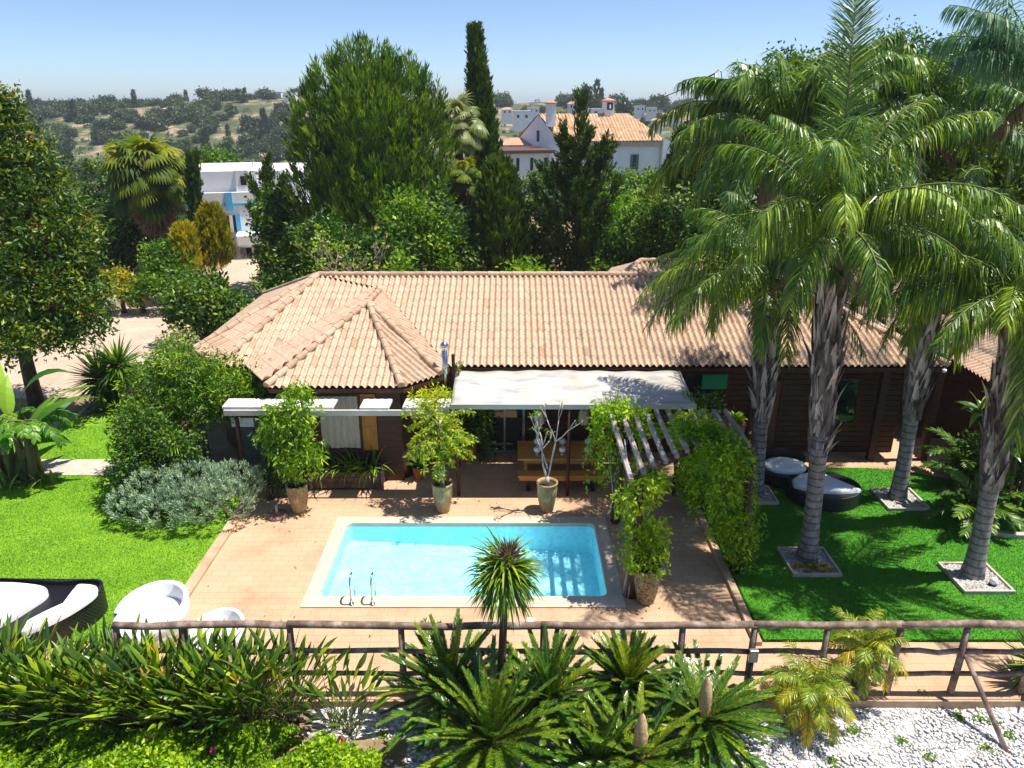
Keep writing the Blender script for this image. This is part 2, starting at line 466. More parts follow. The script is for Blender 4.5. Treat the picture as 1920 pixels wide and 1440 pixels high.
def canopy_mat():
    m, t, b = node_mat('weathered_sheet')
    v = pos(t, (.55, 1.5, 1))
    n1 = noise(t, 2.2, 5, .6, v, .4); n2 = noise(t, .9, 4, .5, pos(t, (1.2, 1, 1)))
    c = ramp(t, [(0.32, (.42, .43, .44)), (0.44, (.62, .59, .55)), (0.56, (.72, .66, .59)), (0.7, (.80, .76, .70))], n1).outputs[0]
    c = mixc(t, c, (.48, .36, .28), ramp(t, [(0.55, (0, 0, 0)), (0.72, (.6, .6, .6))], n2).outputs[0])
    t.links.new(c, b.inputs['Base Color']); b.inputs['Roughness'].default_value = .35; b.inputs['Specular IOR Level'].default_value = .5
    bump(t, b, n1, .1, .01)
    tl = t.nodes.new('ShaderNodeBsdfTranslucent'); t.links.new(c, tl.inputs['Color'])
    mx = t.nodes.new('ShaderNodeMixShader'); mx.inputs[0].default_value = .26
    t.links.new(b.outputs[0], mx.inputs[1]); t.links.new(tl.outputs[0], mx.inputs[2]); t.links.new(mx.outputs[0], t.nodes['Material Output'].inputs['Surface'])
    return m
M['canopy'] = canopy_mat()
def rattan_mat(name, dark, lite):
    m, t, b = node_mat(name)
    v = objc(t)
    w1 = t.nodes.new('ShaderNodeTexWave'); w1.wave_type = 'BANDS'; w1.bands_direction = 'Z'; w1.inputs['Scale'].default_value = 9; w1.inputs['Distortion'].default_value = .5
    t.links.new(v, w1.inputs['Vector'])
    w2 = t.nodes.new('ShaderNodeTexWave'); w2.wave_type = 'BANDS'; w2.bands_direction = 'DIAGONAL'; w2.inputs['Scale'].default_value = 7
    t.links.new(v, w2.inputs['Vector'])
    mm = t.nodes.new('ShaderNodeMath'); mm.operation = 'MULTIPLY'; t.links.new(w1.outputs[1], mm.inputs[0]); t.links.new(w2.outputs[1], mm.inputs[1])
    t.links.new(ramp(t, [(0.1, dark), (0.7, lite)], mm.outputs[0]).outputs[0], b.inputs['Base Color'])
    b.inputs['Roughness'].default_value = .4
    bump(t, b, mm.outputs[0], .6 if dark[0] < .3 else .15, .01)
    return m
M['rattan'] = rattan_mat('black_rattan', (.006, .006, .008), (.025, .025, .03))
M['rattan_white'] = rattan_mat('white_rattan', (.78, .78, .80), (.84, .84, .86))
def ring_bark():
    m, t, b = node_mat('ringed_palm_bark')
    v = pos(t)
    w = t.nodes.new('ShaderNodeTexWave'); w.wave_type = 'BANDS'; w.bands_direction = 'Z'; w.inputs['Scale'].default_value = 1.9
    w.inputs['Distortion'].default_value = 1.2; w.inputs['Detail'].default_value = 3
    t.links.new(v, w.inputs['Vector'])
    n = noise(t, 9, 6, .65, pos(t, (1, 1, .5)))
    c = ramp(t, [(0.3, (.12, .11, .11)), (0.55, (.26, .25, .25)), (0.75, (.42, .40, .39))], n).outputs[0]
    c = mixc(t, c, ramp(t, [(0.0, (.38, .36, .34)), (0.16, (1, 1, 1)), (1, (1.05, 1.05, 1.05))], w.outputs[1]).outputs[0], 1.0, 'MULTIPLY')
    t.links.new(c, b.inputs['Base Color']); b.inputs['Roughness'].default_value = .85
    bump(t, b, n, .5, .02)
    return m
M['bark_ring'] = ring_bark()
def pot_mat():
    m, t, b = node_mat('glazed_stoneware')
    v = objc(t, (1, 1, .6))
    n = noise(t, 7, 6, .65, v, .5)
    c = ramp(t, [(0.25, (.12, .08, .035)), (0.42, (.31, .22, .10)), (0.55, (.42, .33, .17)), (0.72, (.62, .49, .29))], n).outputs[0]
    n2 = noise(t, 3, 3, .5, v)
    c = mixc(t, c, (.34, .20, .07), ramp(t, [(0.5, (0, 0, 0)), (0.7, (.6, .6, .6))], n2).outputs[0])
    t.links.new(c, b.inputs['Base Color']); b.inputs['Roughness'].default_value = .7; b.inputs['Specular IOR Level'].default_value = .2
    bump(t, b, n, .35, .02)
    return m
M['pot'] = pot_mat()
M['mosaic_pot'] = mat('pebbled_pot', [(0.35, (.08, .06, .035)), (0.5, (.28, .22, .13)), (0.65, (.45, .37, .24))], 26, .8, .7, detail=2)
def pebble_mat(name, c0, c1, c2, scale):
    m, t, b = node_mat(name)
    v = pos(t)
    w = t.nodes.new('ShaderNodeTexVoronoi'); w.inputs['Scale'].default_value = scale
    t.links.new(v, w.inputs['Vector'])
    sp = t.nodes.new('ShaderNodeSeparateColor'); t.links.new(w.outputs['Color'], sp.inputs[0])
    c = ramp(t, [(0.0, c0), (0.35, c1), (1.0, c2)], sp.outputs[0]).outputs[0]
    d = ramp(t, [(0.25, (1, 1, 1)), (0.75, (.35, .33, .3))], w.outputs['Distance']).outputs[0]
    t.links.new(mixc(t, c, d, .7, 'MULTIPLY'), b.inputs['Base Color']); b.inputs['Roughness'].default_value = .7
    bp = t.nodes.new('ShaderNodeBump'); bp.invert = True; bp.inputs['Strength'].default_value = 1; bp.inputs['Distance'].default_value = .03
    t.links.new(w.outputs['Distance'], bp.inputs['Height']); t.links.new(bp.outputs[0], b.inputs['Normal'])
    return m
M['pebble'] = pebble_mat('white_pebble', (.36, .32, .29), (.66, .64, .63), (.78, .77, .78), 17)
M['gravel'] = pebble_mat('mixed_gravel', (.22, .20, .18), (.5, .48, .46), (.72, .7, .68), 30)
def glass_mat(name, tint):
    m, t, b = node_mat(name)
    b.inputs['Base Color'].default_value = (*tint, 1); b.inputs['Roughness'].default_value = .03; b.inputs['Specular IOR Level'].default_value = .9
    return m
M['glass'] = glass_mat('dark_glass', (.012, .022, .026))
M['glass_green'] = glass_mat('green_glass', (.03, .30, .14))
M['glass_teal'] = glass_mat('teal_shutter', (.02, .14, .16))

# foliage
M['lf_pine'] = leafmat('pine_needles', (0.015, 0.045, 0.005), (0.078, 0.184, 0.010), (0.265, 0.389, 0.013), .25)
M['lf_cypress'] = leafmat('cypress_foliage', (0.018, 0.045, 0.007), (0.056, 0.126, 0.011), (0.197, 0.281, 0.017), .2)
M['lf_palm'] = leafmat('palm_leaflets', (0.019, 0.060, 0.006), (0.077, 0.179, 0.014), (0.431, 0.556, 0.032), .24, .40, .5)
M['lf_bluepalm'] = leafmat('blue_palm_leaflets', (0.036, 0.106, 0.049), (0.090, 0.211, 0.098), (0.216, 0.362, 0.186), .3, .48, .3)
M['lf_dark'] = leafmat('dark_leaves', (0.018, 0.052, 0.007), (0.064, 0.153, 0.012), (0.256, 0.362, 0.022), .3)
M['lf_mid'] = leafmat('mid_green_leaves', (0.033, 0.088, 0.007), (0.106, 0.234, 0.011), (0.381, 0.524, 0.018), .35)
M['lf_lime'] = leafmat('lime_leaves', (0.059, 0.151, 0.008), (0.197, 0.369, 0.011), (0.421, 0.573, 0.019), .4)
M['lf_gold'] = leafmat('golden_foliage', (0.097, 0.118, 0.006), (0.345, 0.330, 0.009), (0.635, 0.496, 0.014), .35)
M['lf_vine'] = leafmat('vine_leaves', (0.084, 0.209, 0.009), (0.283, 0.475, 0.013), (0.490, 0.608, 0.022), .4)
M['lf_autumn'] = leafmat('weeping_leaves', (0.089, 0.209, 0.009), (0.313, 0.456, 0.013), (0.626, 0.590, 0.022), .4)
M['lf_jaca'] = leafmat('seedy_leaves', (0.018, 0.053, 0.007), (0.066, 0.150, 0.010), (0.314, 0.352, 0.015), .3)
M['seed'] = leafmat('orange_seed_pods', (.25, .10, .012), (.38, .18, .02), (.5, .27, .03), .2)
M['lf_lav'] = leafmat('silver_leaves', (.10, .145, .085), (.28, .39, .235), (.54, .66, .46), .3, .6)
M['lf_olive'] = leafmat('far_hazed_foliage', (0.025, 0.051, 0.014), (0.055, 0.096, 0.027), (0.111, 0.160, 0.050), .15)  # olive grey-green, also lightened to stand in for distance haze
M['lf_fan'] = leafmat('fan_leaves', (0.027, 0.061, 0.006), (0.123, 0.187, 0.009), (0.334, 0.337, 0.020), .4, .6, .2)
M['lf_dead'] = leafmat('dead_fronds', (.06, .04, .025), (.19, .13, .085), (.34, .25, .17), .2, .8)
M['lf_palefan'] = leafmat('pale_fan_leaves', (0.083, 0.130, 0.028), (0.248, 0.295, 0.095), (0.524, 0.496, 0.209), .3, .4)
M['lf_cycad'] = leafmat('cycad_leaflets', (0.018, 0.066, 0.007), (0.074, 0.184, 0.010), (0.441, 0.443, 0.015), .25, .25, .6)
M['lf_strel'] = leafmat('strelitzia_leaves', (0.026, 0.068, 0.008), (0.087, 0.185, 0.014), (0.375, 0.489, 0.019), .3, .35, .5)
M['lf_banana'] = leafmat('banana_leaves', (0.035, 0.132, 0.011), (0.119, 0.304, 0.020), (0.310, 0.501, 0.045), .4, .35, .5)
M['lf_date'] = leafmat('date_leaflets', (0.090, 0.166, 0.013), (0.269, 0.362, 0.022), (0.789, 0.498, 0.022), .35, .35, .5)
M['lf_cover'] = leafmat('ground_cover_leaves', (0.050, 0.131, 0.007), (0.221, 0.393, 0.010), (0.510, 0.640, 0.021), .35)
M['petal_pink'] = leafmat('pink_petals', (.5, .06, .16), (.6, .08, .2), (.6, .2, .08), .3)
M['cone'] = mat('cone_scales', [(0.3, (.42, .26, .13)), (0.7, (.64, .45, .27))], 30, .8, .6, detail=2)
M['stem_palm'] = mat('palm_rachis', [(0.3, (.07, .10, .02)), (0.7, (.17, .19, .05))], 5, .5, .1)
M['stem_pale'] = mat('pale_sheath', [(0.3, (.32, .27, .17)), (0.7, (.5, .42, .29))], 4, .7, .2, sc=(3, 3, .5))

# ------------------------------------------------------------------ terrain
CREST = [(-400, 6), (-200, 6.5), (-150, 8), (-90, 10), (-40, 9), (0, 7), (80, 6.5), (160, 9), (400, 10)]
def smooth(a, b, x):
    t = np.clip((x - a) / (b - a), 0, 1); return t * t * (3 - 2 * t)
def hgt(x, y):
    x = np.asarray(x, float); y = np.asarray(y, float)
    cr = np.interp(x, [c[0] for c in CREST], [c[1] for c in CREST])
    z = np.full(np.broadcast(x, y).shape, -0.06)
    z = z - 14 * smooth(70, 215, y)
    up = 14 + cr + 1.3 * np.sin(x * .05 + 1) * np.sin(y * .04) + .6 * np.sin(x * .13) * np.cos(y * .09)
    z = z + up * smooth(205, 350, y) ** .85
    z = z - 420 * smooth(360, 3500, y)
    z = z - np.where(y < 9.42, np.minimum(.10 + (9.42 - y) * .07, .9), 0)
    return z
def H(x, y): return float(hgt(x, y))

PX0, PX1, PY0, PY1 = -3.75, 1.86, 12.08, 14.76           # pool opening
xs = np.unique(np.concatenate([[-6000, -3000, -1500, -900, -600], np.arange(-440, -40, 8), np.arange(-40, 40, 4.0), np.arange(40, 448, 8), [600, 900, 1500, 3000, 6000], [PX0 - .1, PX1 + .1]]))
ys = np.unique(np.concatenate([[-3000, -600, -100, -30, -10, 0, 4, 6, 7, 8, 9, 9.4, 9.44, 10.5], np.arange(16, 70, 4.0), np.arange(70, 380, 5), [400, 440, 500, 600, 800, 1000, 1300, 2500, 6000], [PY0 - .1, PY1 + .1]]))
mb = MB()
XX, YY = np.meshgrid(xs, ys)
ZZ = hgt(XX, YY)
idx = np.arange(XX.size).reshape(XX.shape)
fx, fy = np.meshgrid(np.arange(len(xs) - 1), np.arange(len(ys) - 1))
cx = (xs[fx] + xs[fx + 1]) / 2; cy = (ys[fy] + ys[fy + 1]) / 2
keep = ~((cx > PX0 - .1) & (cx < PX1 + .1) & (cy > PY0 - .1) & (cy < PY1 + .1))
fq = np.stack([idx[fy, fx], idx[fy, fx + 1], idx[fy + 1, fx + 1], idx[fy + 1, fx]], -1)
near = keep & (cy < 66); far = keep & (cy >= 66)
V3 = np.stack([XX, YY, ZZ], -1).reshape(-1, 3)
struct(MB().add(V3, fq[near].reshape(-1, 4)).build('ground', M['ground'], smooth=True))
struct(MB().add(V3, fq[far].reshape(-1, 4)).build('hills', M['hill'], smooth=True))

# paved terrace: slabs butted round the pool coping
DX0, DX1 = -6.25, 4.28
mb = MB()
CX0, CX1, CY0, CY1 = -4.02, 2.16, 11.75, 15.04
box(mb, DX0, CX0, 10.8, 19.4, -.3, 0)
box(mb, CX1, DX1, 10.8, 19.4, -.3, 0)
box(mb, CX0, CX1, 10.8, CY0, -.3, 0)
box(mb, CX0, CX1, CY1, 19.4, -.3, 0)
box(mb, -14, 16, 9.45, 10.8, -.3, -.002)
struct(mb.build('terrace', M['deck'], bevel=0))
mb = MB()
prism(mb, [(4.28, 17.55), (9.2, 17.55), (10.2, 17.35), (11.2, 16.9), (12.3, 16.3), (16, 15.9), (16, 19.4), (4.28, 19.4)], -.3, .004)
struct(mb.build('veranda_paving', M['deck']))

# lawns
mb = MB()
lx = [(-22, 10.8), (DX0 - .22, 10.8), (DX0 - .22, 17.1), (-22, 17.1)]
prism(mb, lx, -.3, .02)
prism(mb, [(-22, 18.0), (-8.8, 18.0), (-9.3, 19.5), (-10.5, 20.9), (-11.6, 21.7), (-12.6, 21.2), (-14.0, 20.4), (-22, 20)], -.3, .02)
struct(mb.build('lawn', M['lawn']))
mb = MB()
prism(mb, [(4.5, 10.85), (16, 10.85), (16, 15.88), (12.3, 16.28), (11.2, 16.88), (10.2, 17.33), (9.2, 17.53), (4.5, 17.53)], -.3, .02)
struct(mb.build('shaded_lawn', M['lawn2']))
mb = MB()
prism(mb, [(-22, 17.1), (-8.6, 17.1), (-8.6, 18.0), (-22, 18.0)], -.3, .03)
struct(mb.build('path', M['stone']))

# short turf blades standing on the lawns
def blades(name, n, region, mt, lab):
    P = np.concatenate([np.stack([RNG.uniform(x0, x1, int(n * w)), RNG.uniform(y0, y1, int(n * w)), np.full(int(n * w), .015)], 1) for x0, x1, y0, y1, w in region])
    k = len(P); d = rdir(k, .35)
    leaves(mb := MB(), P, d, RNG.uniform(.03, .06, k), .012, np.clip(.5 + .25 * np.sin(P[:, 0] * 1.7) * np.cos(P[:, 1] * 2.1) + .12 * RNG.normal(size=k), 0, 1))
    struct(mb.build(name, mt), 'stuff', lab)
blades('turf_blades', 115000, [(-16, DX0 - .2, 10.8, 17.1, .82), (-16, -9.6, 18.0, 20.2, .18)], leafmat('bright_blades', (.065, .22, .006), (.135, .36, .010), (.21, .45, .018), .3), 'short bright blades of the left lawn')
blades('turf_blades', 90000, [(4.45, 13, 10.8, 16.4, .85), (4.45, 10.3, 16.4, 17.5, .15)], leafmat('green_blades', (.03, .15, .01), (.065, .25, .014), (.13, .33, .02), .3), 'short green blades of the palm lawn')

# kerbs (real steps of stone between lawn and paving)
k = MB(); box(k, DX0 - .22, DX0, 10.8, 17.1, -.2, .07)
tag(k.build('kerb', M['sandstone'], loc=(DX0 - .11, 13.5, 0), bevel=.012), 'long sandstone kerb between the bright lawn and the pool terrace', 'kerb', 'garden kerbs')
k = MB(); box(k, 4.28, 4.42, 10.7, 17.5, -.2, .09)
tag(k.build('kerb', M['sandstone'], loc=(4.35, 13.5, 0), bevel=.012), 'slim stone kerb between the terrace and the palm lawn', 'kerb', 'garden kerbs')

# driveway sheet following the ground
mb = MB()
drv = [gp(*p) for p in [(-60, 745), (130, 745), (255, 715), (345, 672), (400, 625), (470, 560), (492, 535), (492, 478), (437, 480), (425, 500), (330, 542), (232, 572), (120, 640), (-60, 690)]]
prism(mb, drv, -.06, -.02)
struct(mb.build('driveway', M['driveway']))
# low wall along the drive
wl = [gp(*p) for p in [(140, 610), (180, 590), (232, 568), (280, 556), (330, 540)]]
mb = MB()
wp = wl + [(x + .25, y + .35) for x, y in wl[::-1]]
prism(mb, wp, -.1, .4)
tag(mb.build('low_wall', M['stone'], loc=(wl[2][0], wl[2][1], 0)), 'low pale wall edging the sandy driveway', 'wall')
# curved bed edge by the upper lawn
wl = [gp(*p) for p in [(60, 815), (100, 806), (135, 790), (160, 773), (190, 762)]]
mb = MB(); prism(mb, wl + [(x + .1, y + .4) for x, y in wl[::-1]], -.1, .14)
tag(mb.build('bed_edging', M['stone'], loc=(wl[2][0], wl[2][1], 0)), 'curved stone edging between the upper lawn and the driveway bed', 'edging')

# white pebble bed in front of the fence
def sheet(name, x0, x1, y0, y1, dz, mt, nx=30, ny=10, bumpy=0.0):
    a = np.linspace(x0, x1, nx); b = np.linspace(y0, y1, ny)
    X, Y = np.meshgrid(a, b); Z = hgt(X, Y) + dz + bumpy * RNG.normal(size=X.shape)
    i = np.arange(X.size).reshape(X.shape)
    f = np.stack([i[:-1, :-1], i[:-1, 1:], i[1:, 1:], i[1:, :-1]], -1).reshape(-1, 4)
    return struct(MB().add(np.stack([X, Y, Z], -1).reshape(-1, 3), f).build(name, mt, smooth=True))
sheet('gravel_bed', -3.2, 16, 5.5, 9.40, .02, M['pebble'], 60, 30, .012)
# loose pebbles lying on the bed
n = 9000
X = np.concatenate([RNG.uniform(3.2, 8.5, 7400), RNG.uniform(-3.2, 3.2, 1600)]); Y = RNG.uniform(6.6, 9.38, n)
Z = hgt(X, Y) + .03
s = RNG.uniform(.018, .04, n)
base = np.array([(1, 0, 0), (0, 1, 0), (-1, 0, 0), (0, -1, 0), (0, 0, .7), (0, 0, -.5)])
R = RNG.uniform(.7, 1.3, (n, 6, 1))
ang = RNG.uniform(0, 6.28, n)
rot = np.stack([np.stack([np.cos(ang), -np.sin(ang), 0 * ang], -1), np.stack([np.sin(ang), np.cos(ang), 0 * ang], -1), np.stack([0 * ang, 0 * ang, 0 * ang + 1], -1)], 1)
P = np.einsum('nij,kj->nki', rot, base) * R * s[:, None, None] + np.stack([X, Y, Z], -1)[:, None]
tri = np.array([(0, 1, 4), (1, 2, 4), (2, 3, 4), (3, 0, 4), (1, 0, 5), (2, 1, 5), (3, 2, 5), (0, 3, 5)])
ff = (tri[None] + np.arange(n)[:, None, None] * 6).reshape(-1, 3)
M['loose'] = mat('loose_pebble', [(0.2, (.42, .38, .35)), (0.6, (.68, .67, .67)), (0.9, (.80, .80, .81))], 6, .7, 0, useattr=.8)
struct(MB().add(P.reshape(-1, 3), ff, np.repeat(RNG.uniform(.2, 1, n), 8)).build('pebbles', M['loose'], smooth=True), 'stuff', 'loose white pebbles scattered over the gravel bed')
# dry earth patch at the end of the strelitzia bed
sheet('bare_earth', -9, -1.6, 5.5, 8.75, .05, M['ground'], 20, 8, .02)

# ------------------------------------------------------------------ swimming pool
pool = thing('swimming_pool', 'small rectangular turquoise swimming pool with pale stone coping', 'pool', (-.95, 13.4, 0))
def rounded(x0, x1, y0, y1, r, n=6):
    out = []
    for cx_, cy_, a0 in ((x1 - r, y1 - r, 0), (x0 + r, y1 - r, 90), (x0 + r, y0 + r, 180), (x1 - r, y0 + r, 270)):
        for i in range(n + 1):
            a = math.radians(a0 + 90 * i / n); out.append((cx_ + r * math.cos(a), cy_ + r * math.sin(a)))
    return out
inn = rounded(PX0, PX1, PY0, PY1, .16)
out_ = rounded(CX0, CX1, CY0, CY1, .01)
N = len(inn)
mb = MB()
v = [(x, y, .03) for x, y in inn] + [(x, y, .03) for x, y in out_] + [(x, y, -.06) for x, y in inn] + [(x, y, -.06) for x, y in out_]
ps = []
for i in range(N):
    j = (i + 1) % N
    ps += [[i, j, N + j, N + i][::-1], [i, j, 2 * N + j, 2 * N + i], [N + i, N + j, 3 * N + j, 3 * N + i][::-1]]
mb.addp(v, ps)
mb.build('coping', M['coping'], pool)
mb = MB()
v = [(x, y, -.06) for x, y in inn] + [(x, y, -.40 - .06 * (x + 4)) for x, y in inn]
mb.addp(v, [[i, (i + 1) % N, N + (i + 1) % N, N + i] for i in range(N)] + [list(range(N, 2 * N))])
mb.build('basin', M['basin'], pool)
mb = MB(); mb.addp([(x, y, -.085) for x, y in inn], [list(range(N))])
mb.build('water', M['water'], pool)
mb = MB(); box(mb, .28, .42, 11.33, 11.47, -.01, .012)
tag(mb.build('drain_cover', M['white_gloss'], loc=(.35, 11.4, 0), bevel=.004), 'small white square skimmer lid set in the paving by the pool', 'drain cover')
lad = thing('pool_ladder', 'steel pool ladder with two arched handrails', 'ladder', (-2.86, 12.0, 0))
for x in (-3.06, -2.66):
    mb = MB()
    pts = [(x, 11.82, 0), (x, 11.82, .42), (x, 11.85, .54), (x, 11.93, .61), (x, 12.03, .6), (x, 12.1, .5), (x, 12.15, .2), (x, 12.17, -.8)]
    tube(mb, pts, .02, 8)
    mb.build('handrail', M['metal'], lad, smooth=True)
    lathe(mb2 := MB(), [(.02, .03), (.05, .03), (.055, .0)], (x, 11.82, .03), 12)
    mb2.build('flange', M['metal'], lad, smooth=True)
for z in (-.3, -.55):
    mb = MB(); box(mb, -3.06, -2.66, 12.13, 12.2, z, z + .03); mb.build('step', M['metal'], lad)
# ------------------------------------------------------------------ main house
def roof_face(mb, poly, e, pitch=.168, row=.40, amp=.058):
    P = np.asarray(poly, float)
    n = np.zeros(3)
    for i in range(len(P)):
        a, b = P[i], P[(i + 1) % len(P)]
        n += np.cross(a, b)
    n = nrm(n)
    if n[2] < 0: n = -n
    e = np.array(e, float); u = nrm(e - n * np.dot(e, n)); v = np.cross(n, u)
    if v[2] < 0: v = -v
    O = P[0]
    q = np.stack([(P - O) @ u, (P - O) @ v], 1)
    u0, u1 = q[:, 0].min(), q[:, 0].max(); v0, v1 = q[:, 1].min(), q[:, 1].max()
    k = 6
    us = np.arange(math.floor(u0 / pitch) * pitch, u1 + pitch / k, pitch / k); us = np.clip(us, u0, u1)
    rows = np.arange(v0, v1 + row, row); nr = len(rows) - 1
    W = []
    for uu in us:
        lo, hi = 1e9, -1e9
        for i in range(len(q)):
            a, b = q[i], q[(i + 1) % len(q)]
            if abs(a[0] - b[0]) < 1e-9:
                if abs(uu - a[0]) < 1e-6: lo = min(lo, a[1], b[1]); hi = max(hi, a[1], b[1])
                continue
            t = (uu - a[0]) / (b[0] - a[0])
            if -1e-6 <= t <= 1 + 1e-6:
                y = a[1] + t * (b[1] - a[1]); lo = min(lo, y); hi = max(hi, y)
        if hi < lo: lo = hi = v0
        ph = (uu / pitch) % 1.0
        h = amp * math.sin(math.pi * ph / .66) ** .8 if 0 < ph < .66 else -.45 * amp * math.sin(math.pi * max(0, ph - .66) / .34)
        a = np.clip(rows[:-1], lo, hi); b = np.clip(rows[1:], lo, hi)
        vv = np.stack([a, b], 1).reshape(-1); hh = h + np.tile([.011, 0], nr)
        W.append(O + uu * u[None] + vv[:, None] * v[None] + hh[:, None] * n[None])
    W = np.array(W); m = len(us); R2 = 2 * nr
    i = np.arange(m - 1)[:, None] * R2; j = np.arange(R2 - 1)[None]
    f = np.stack([i + j, i + R2 + j, i + R2 + j + 1, i + j + 1], -1).reshape(-1, 4)
    roll = np.floor(us[:-1] / pitch + 1e-6).astype(int); rr = (np.arange(R2 - 1) // 2)
    tab = np.clip(RNG.normal(.55, .09, (roll.max() - roll.min() + 1, nr)) + RNG.normal(0, .08, (roll.max() - roll.min() + 1, 1)), 0, 1); tab = np.where(RNG.uniform(size=tab.shape) < .05, tab - .35, tab).clip(0, 1)
    val = tab[(roll - roll.min())[:, None], rr[None]].reshape(-1)
    mb.add(W.reshape(-1, 3), f, val)
def ridge_line(mb, a, b, r=.085, step=.36):
    a = np.array(a, float); b = np.array(b, float); L = np.linalg.norm(b - a); n = max(1, int(L / step))
    d = (b - a) / L
    s = nrm(np.cross(d, (0, 0, 1.0))); up = np.cross(s, d)
    ang = np.linspace(-.15 * math.pi, 1.15 * math.pi, 9)
    for i in range(n):
        p0 = a + d * L * i / n; p1 = a + d * L * (i + 1.06) / n
        vv = []
        for p, rr in ((p0, r * 1.1), (p1, r * .92)):
            vv += [p + s * rr * math.cos(t) + up * rr * math.sin(t) for t in ang]
        m = len(ang)
        f = [(j, j + 1, m + j + 1, m + j) for j in range(m - 1)]
        mb.add(vv, f, RNG.uniform(.2, .9))
        mb.addp(vv, [list(range(m))], .4)
house = thing('wooden_house', 'long low timber bungalow with wavy clay tile roof behind the swimming pool', 'house', (1.5, 22, 0))
EZ, EY, RY = 2.7, 17.9, 22.3
RZ = EZ + .309 * (RY - EY)
BY = 2 * RY - EY
RL, RR = (-5.85, RY, RZ), (7.7, RY, RZ)
A_, B_ = (-8.6, 19.2, EZ), (-7.45, EY, EZ)
A2, B2 = (-8.6, BY - 1.3, EZ), (-7.45, BY, EZ)
ER, ERb = (11.1, EY, EZ), (11.1, BY, EZ)
VL, VR = (-6.75, EY, EZ), (-1.6, EY, EZ)
FL, FR, R2 = (-5.78, 16.4, EZ), (-2.6, 16.4, EZ), (-1.75, 17.25, EZ)
AP = (-3.95, 19.95, 3.82); VT = (-3.85, EY + (3.82 - EZ) / .309, 3.82)
roof = MB()
X = (1, 0, 0)
roof_face(roof, [VT, VR, ER, RR, RL], X)          # right of the bay, up to the ridge
roof_face(roof, [B_, VL, VT, RL], X)
roof_face(roof, [A_, B_, RL], nrm(np.subtract(B_, A_)))
roof_face(roof, [A2, A_, RL], (0, 1, 0))
roof_face(roof, [ER, ERb, RR], (0, 1, 0))
roof_face(roof, [B2, A2, RL], nrm(np.subtract(B2, A2)))
roof_face(roof, [ERb, B2, RL, RR], X)
roof_face(roof, [FL, FR, AP], X)
roof_face(roof, [FR, R2, AP], nrm(np.subtract(R2, FR)))
roof_face(roof, [R2, VR, VT, AP], nrm(np.subtract(VR, R2)))
roof_face(roof, [VL, FL, AP, VT], nrm(np.subtract(FL, VL)))
# rear wing rising behind the ridge
WA, WB, WC, WD = (2.3, 23.2, 3.0), (11.5, 23.2, 3.0), (11.5, 30.0, 2.9), (3.9, 28.8, 2.9)
WR0, WR1 = (4.5, 26.0, 3.74), (11.5, 26.0, 3.74)
roof_face(roof, [WA, WB, WR1, WR0], X)
roof_face(roof, [WD, WA, WR0], nrm(np.subtract(WA, WD)))
ro = roof.build('roof', M['tile'], house)
rg = MB()
for a, b in ((RL, RR), (B_, RL), (A_, RL), (ER, RR), (FL, AP), (FR, AP), (R2, AP), (AP, VT), (A2, RL), (B2, RL), (ERb, RR), (WA, WR0), (WR0, WR1)):
    a = np.array(a); b = np.array(b); a = a + (0, 0, .05); b = b + (0, 0, .05)
    ridge_line(rg, a, b)
rgo = rg.build('ridge_cap', M['ridge'], ro)
# eaves board and soffit below the tiles
mb = MB()
eave = [B_, VL, FL, FR, R2, VR, ER, ERb, B2, A2, A_]
ins = .06
cen = np.array((1.5, 22.3))
ev = []
for p in eave:
    d = nrm(cen - np.array(p[:2])); ev.append(tuple(np.array(p[:2]) + d * ins))
prism(mb, ev, EZ - .16, EZ - .05)
mb.build('eaves_board', M['wood_dark'], house)
# walls
mb = MB()
wallp = [(-8.1, 19.3), (-7.3, 18.3), (-6.1, 18.0), (-5.35, 16.95), (-2.75, 16.95), (-2.2, 17.5), (-2.2, 18.5), (10.4, 18.5), (10.4, 26), (-7.3, 26), (-8.1, 25.2)]
prism(mb, wallp, 0, EZ - .16)
mb.build('wall', M['wood_dark'], house)
# board joints: horizontal planks standing proud of the wall
mb = MB()
for i in range(17):
    z = .05 + i * .15
    box(mb, -5.33, -2.77, 16.915, 16.95, z, z + .135)
    box(mb, 4.4, 10.38, 18.465, 18.5, z, z + .135)
    box(mb, -2.2, 4.39, 18.467, 18.5, z, z + .135)
mb.build('cladding', M['wood_dark'], house, bevel=.006)
mb = MB(); box(mb, -3.32, -2.72, 16.86, 16.915, 0, 2.5); mb.build('corner_post', M['wood_dark'], house, bevel=.01)
# bay window with blind and open orange shutters
win = MB()
box(win, -4.78, -4.68, 16.86, 16.915, .82, 2.36); box(win, -3.78, -3.70, 16.86, 16.915, .82, 2.36)
box(win, -4.68, -3.78, 16.86, 16.915, 2.28, 2.36); box(win, -4.68, -3.78, 16.84, 16.915, .82, .9)
wo_ = win.build('window', M['wood_dark'], house)
mb = MB(); box(mb, -4.68, -3.78, 16.885, 16.913, .9, 2.28); mb.build('pane', M['glass'], wo_)
mb = MB()
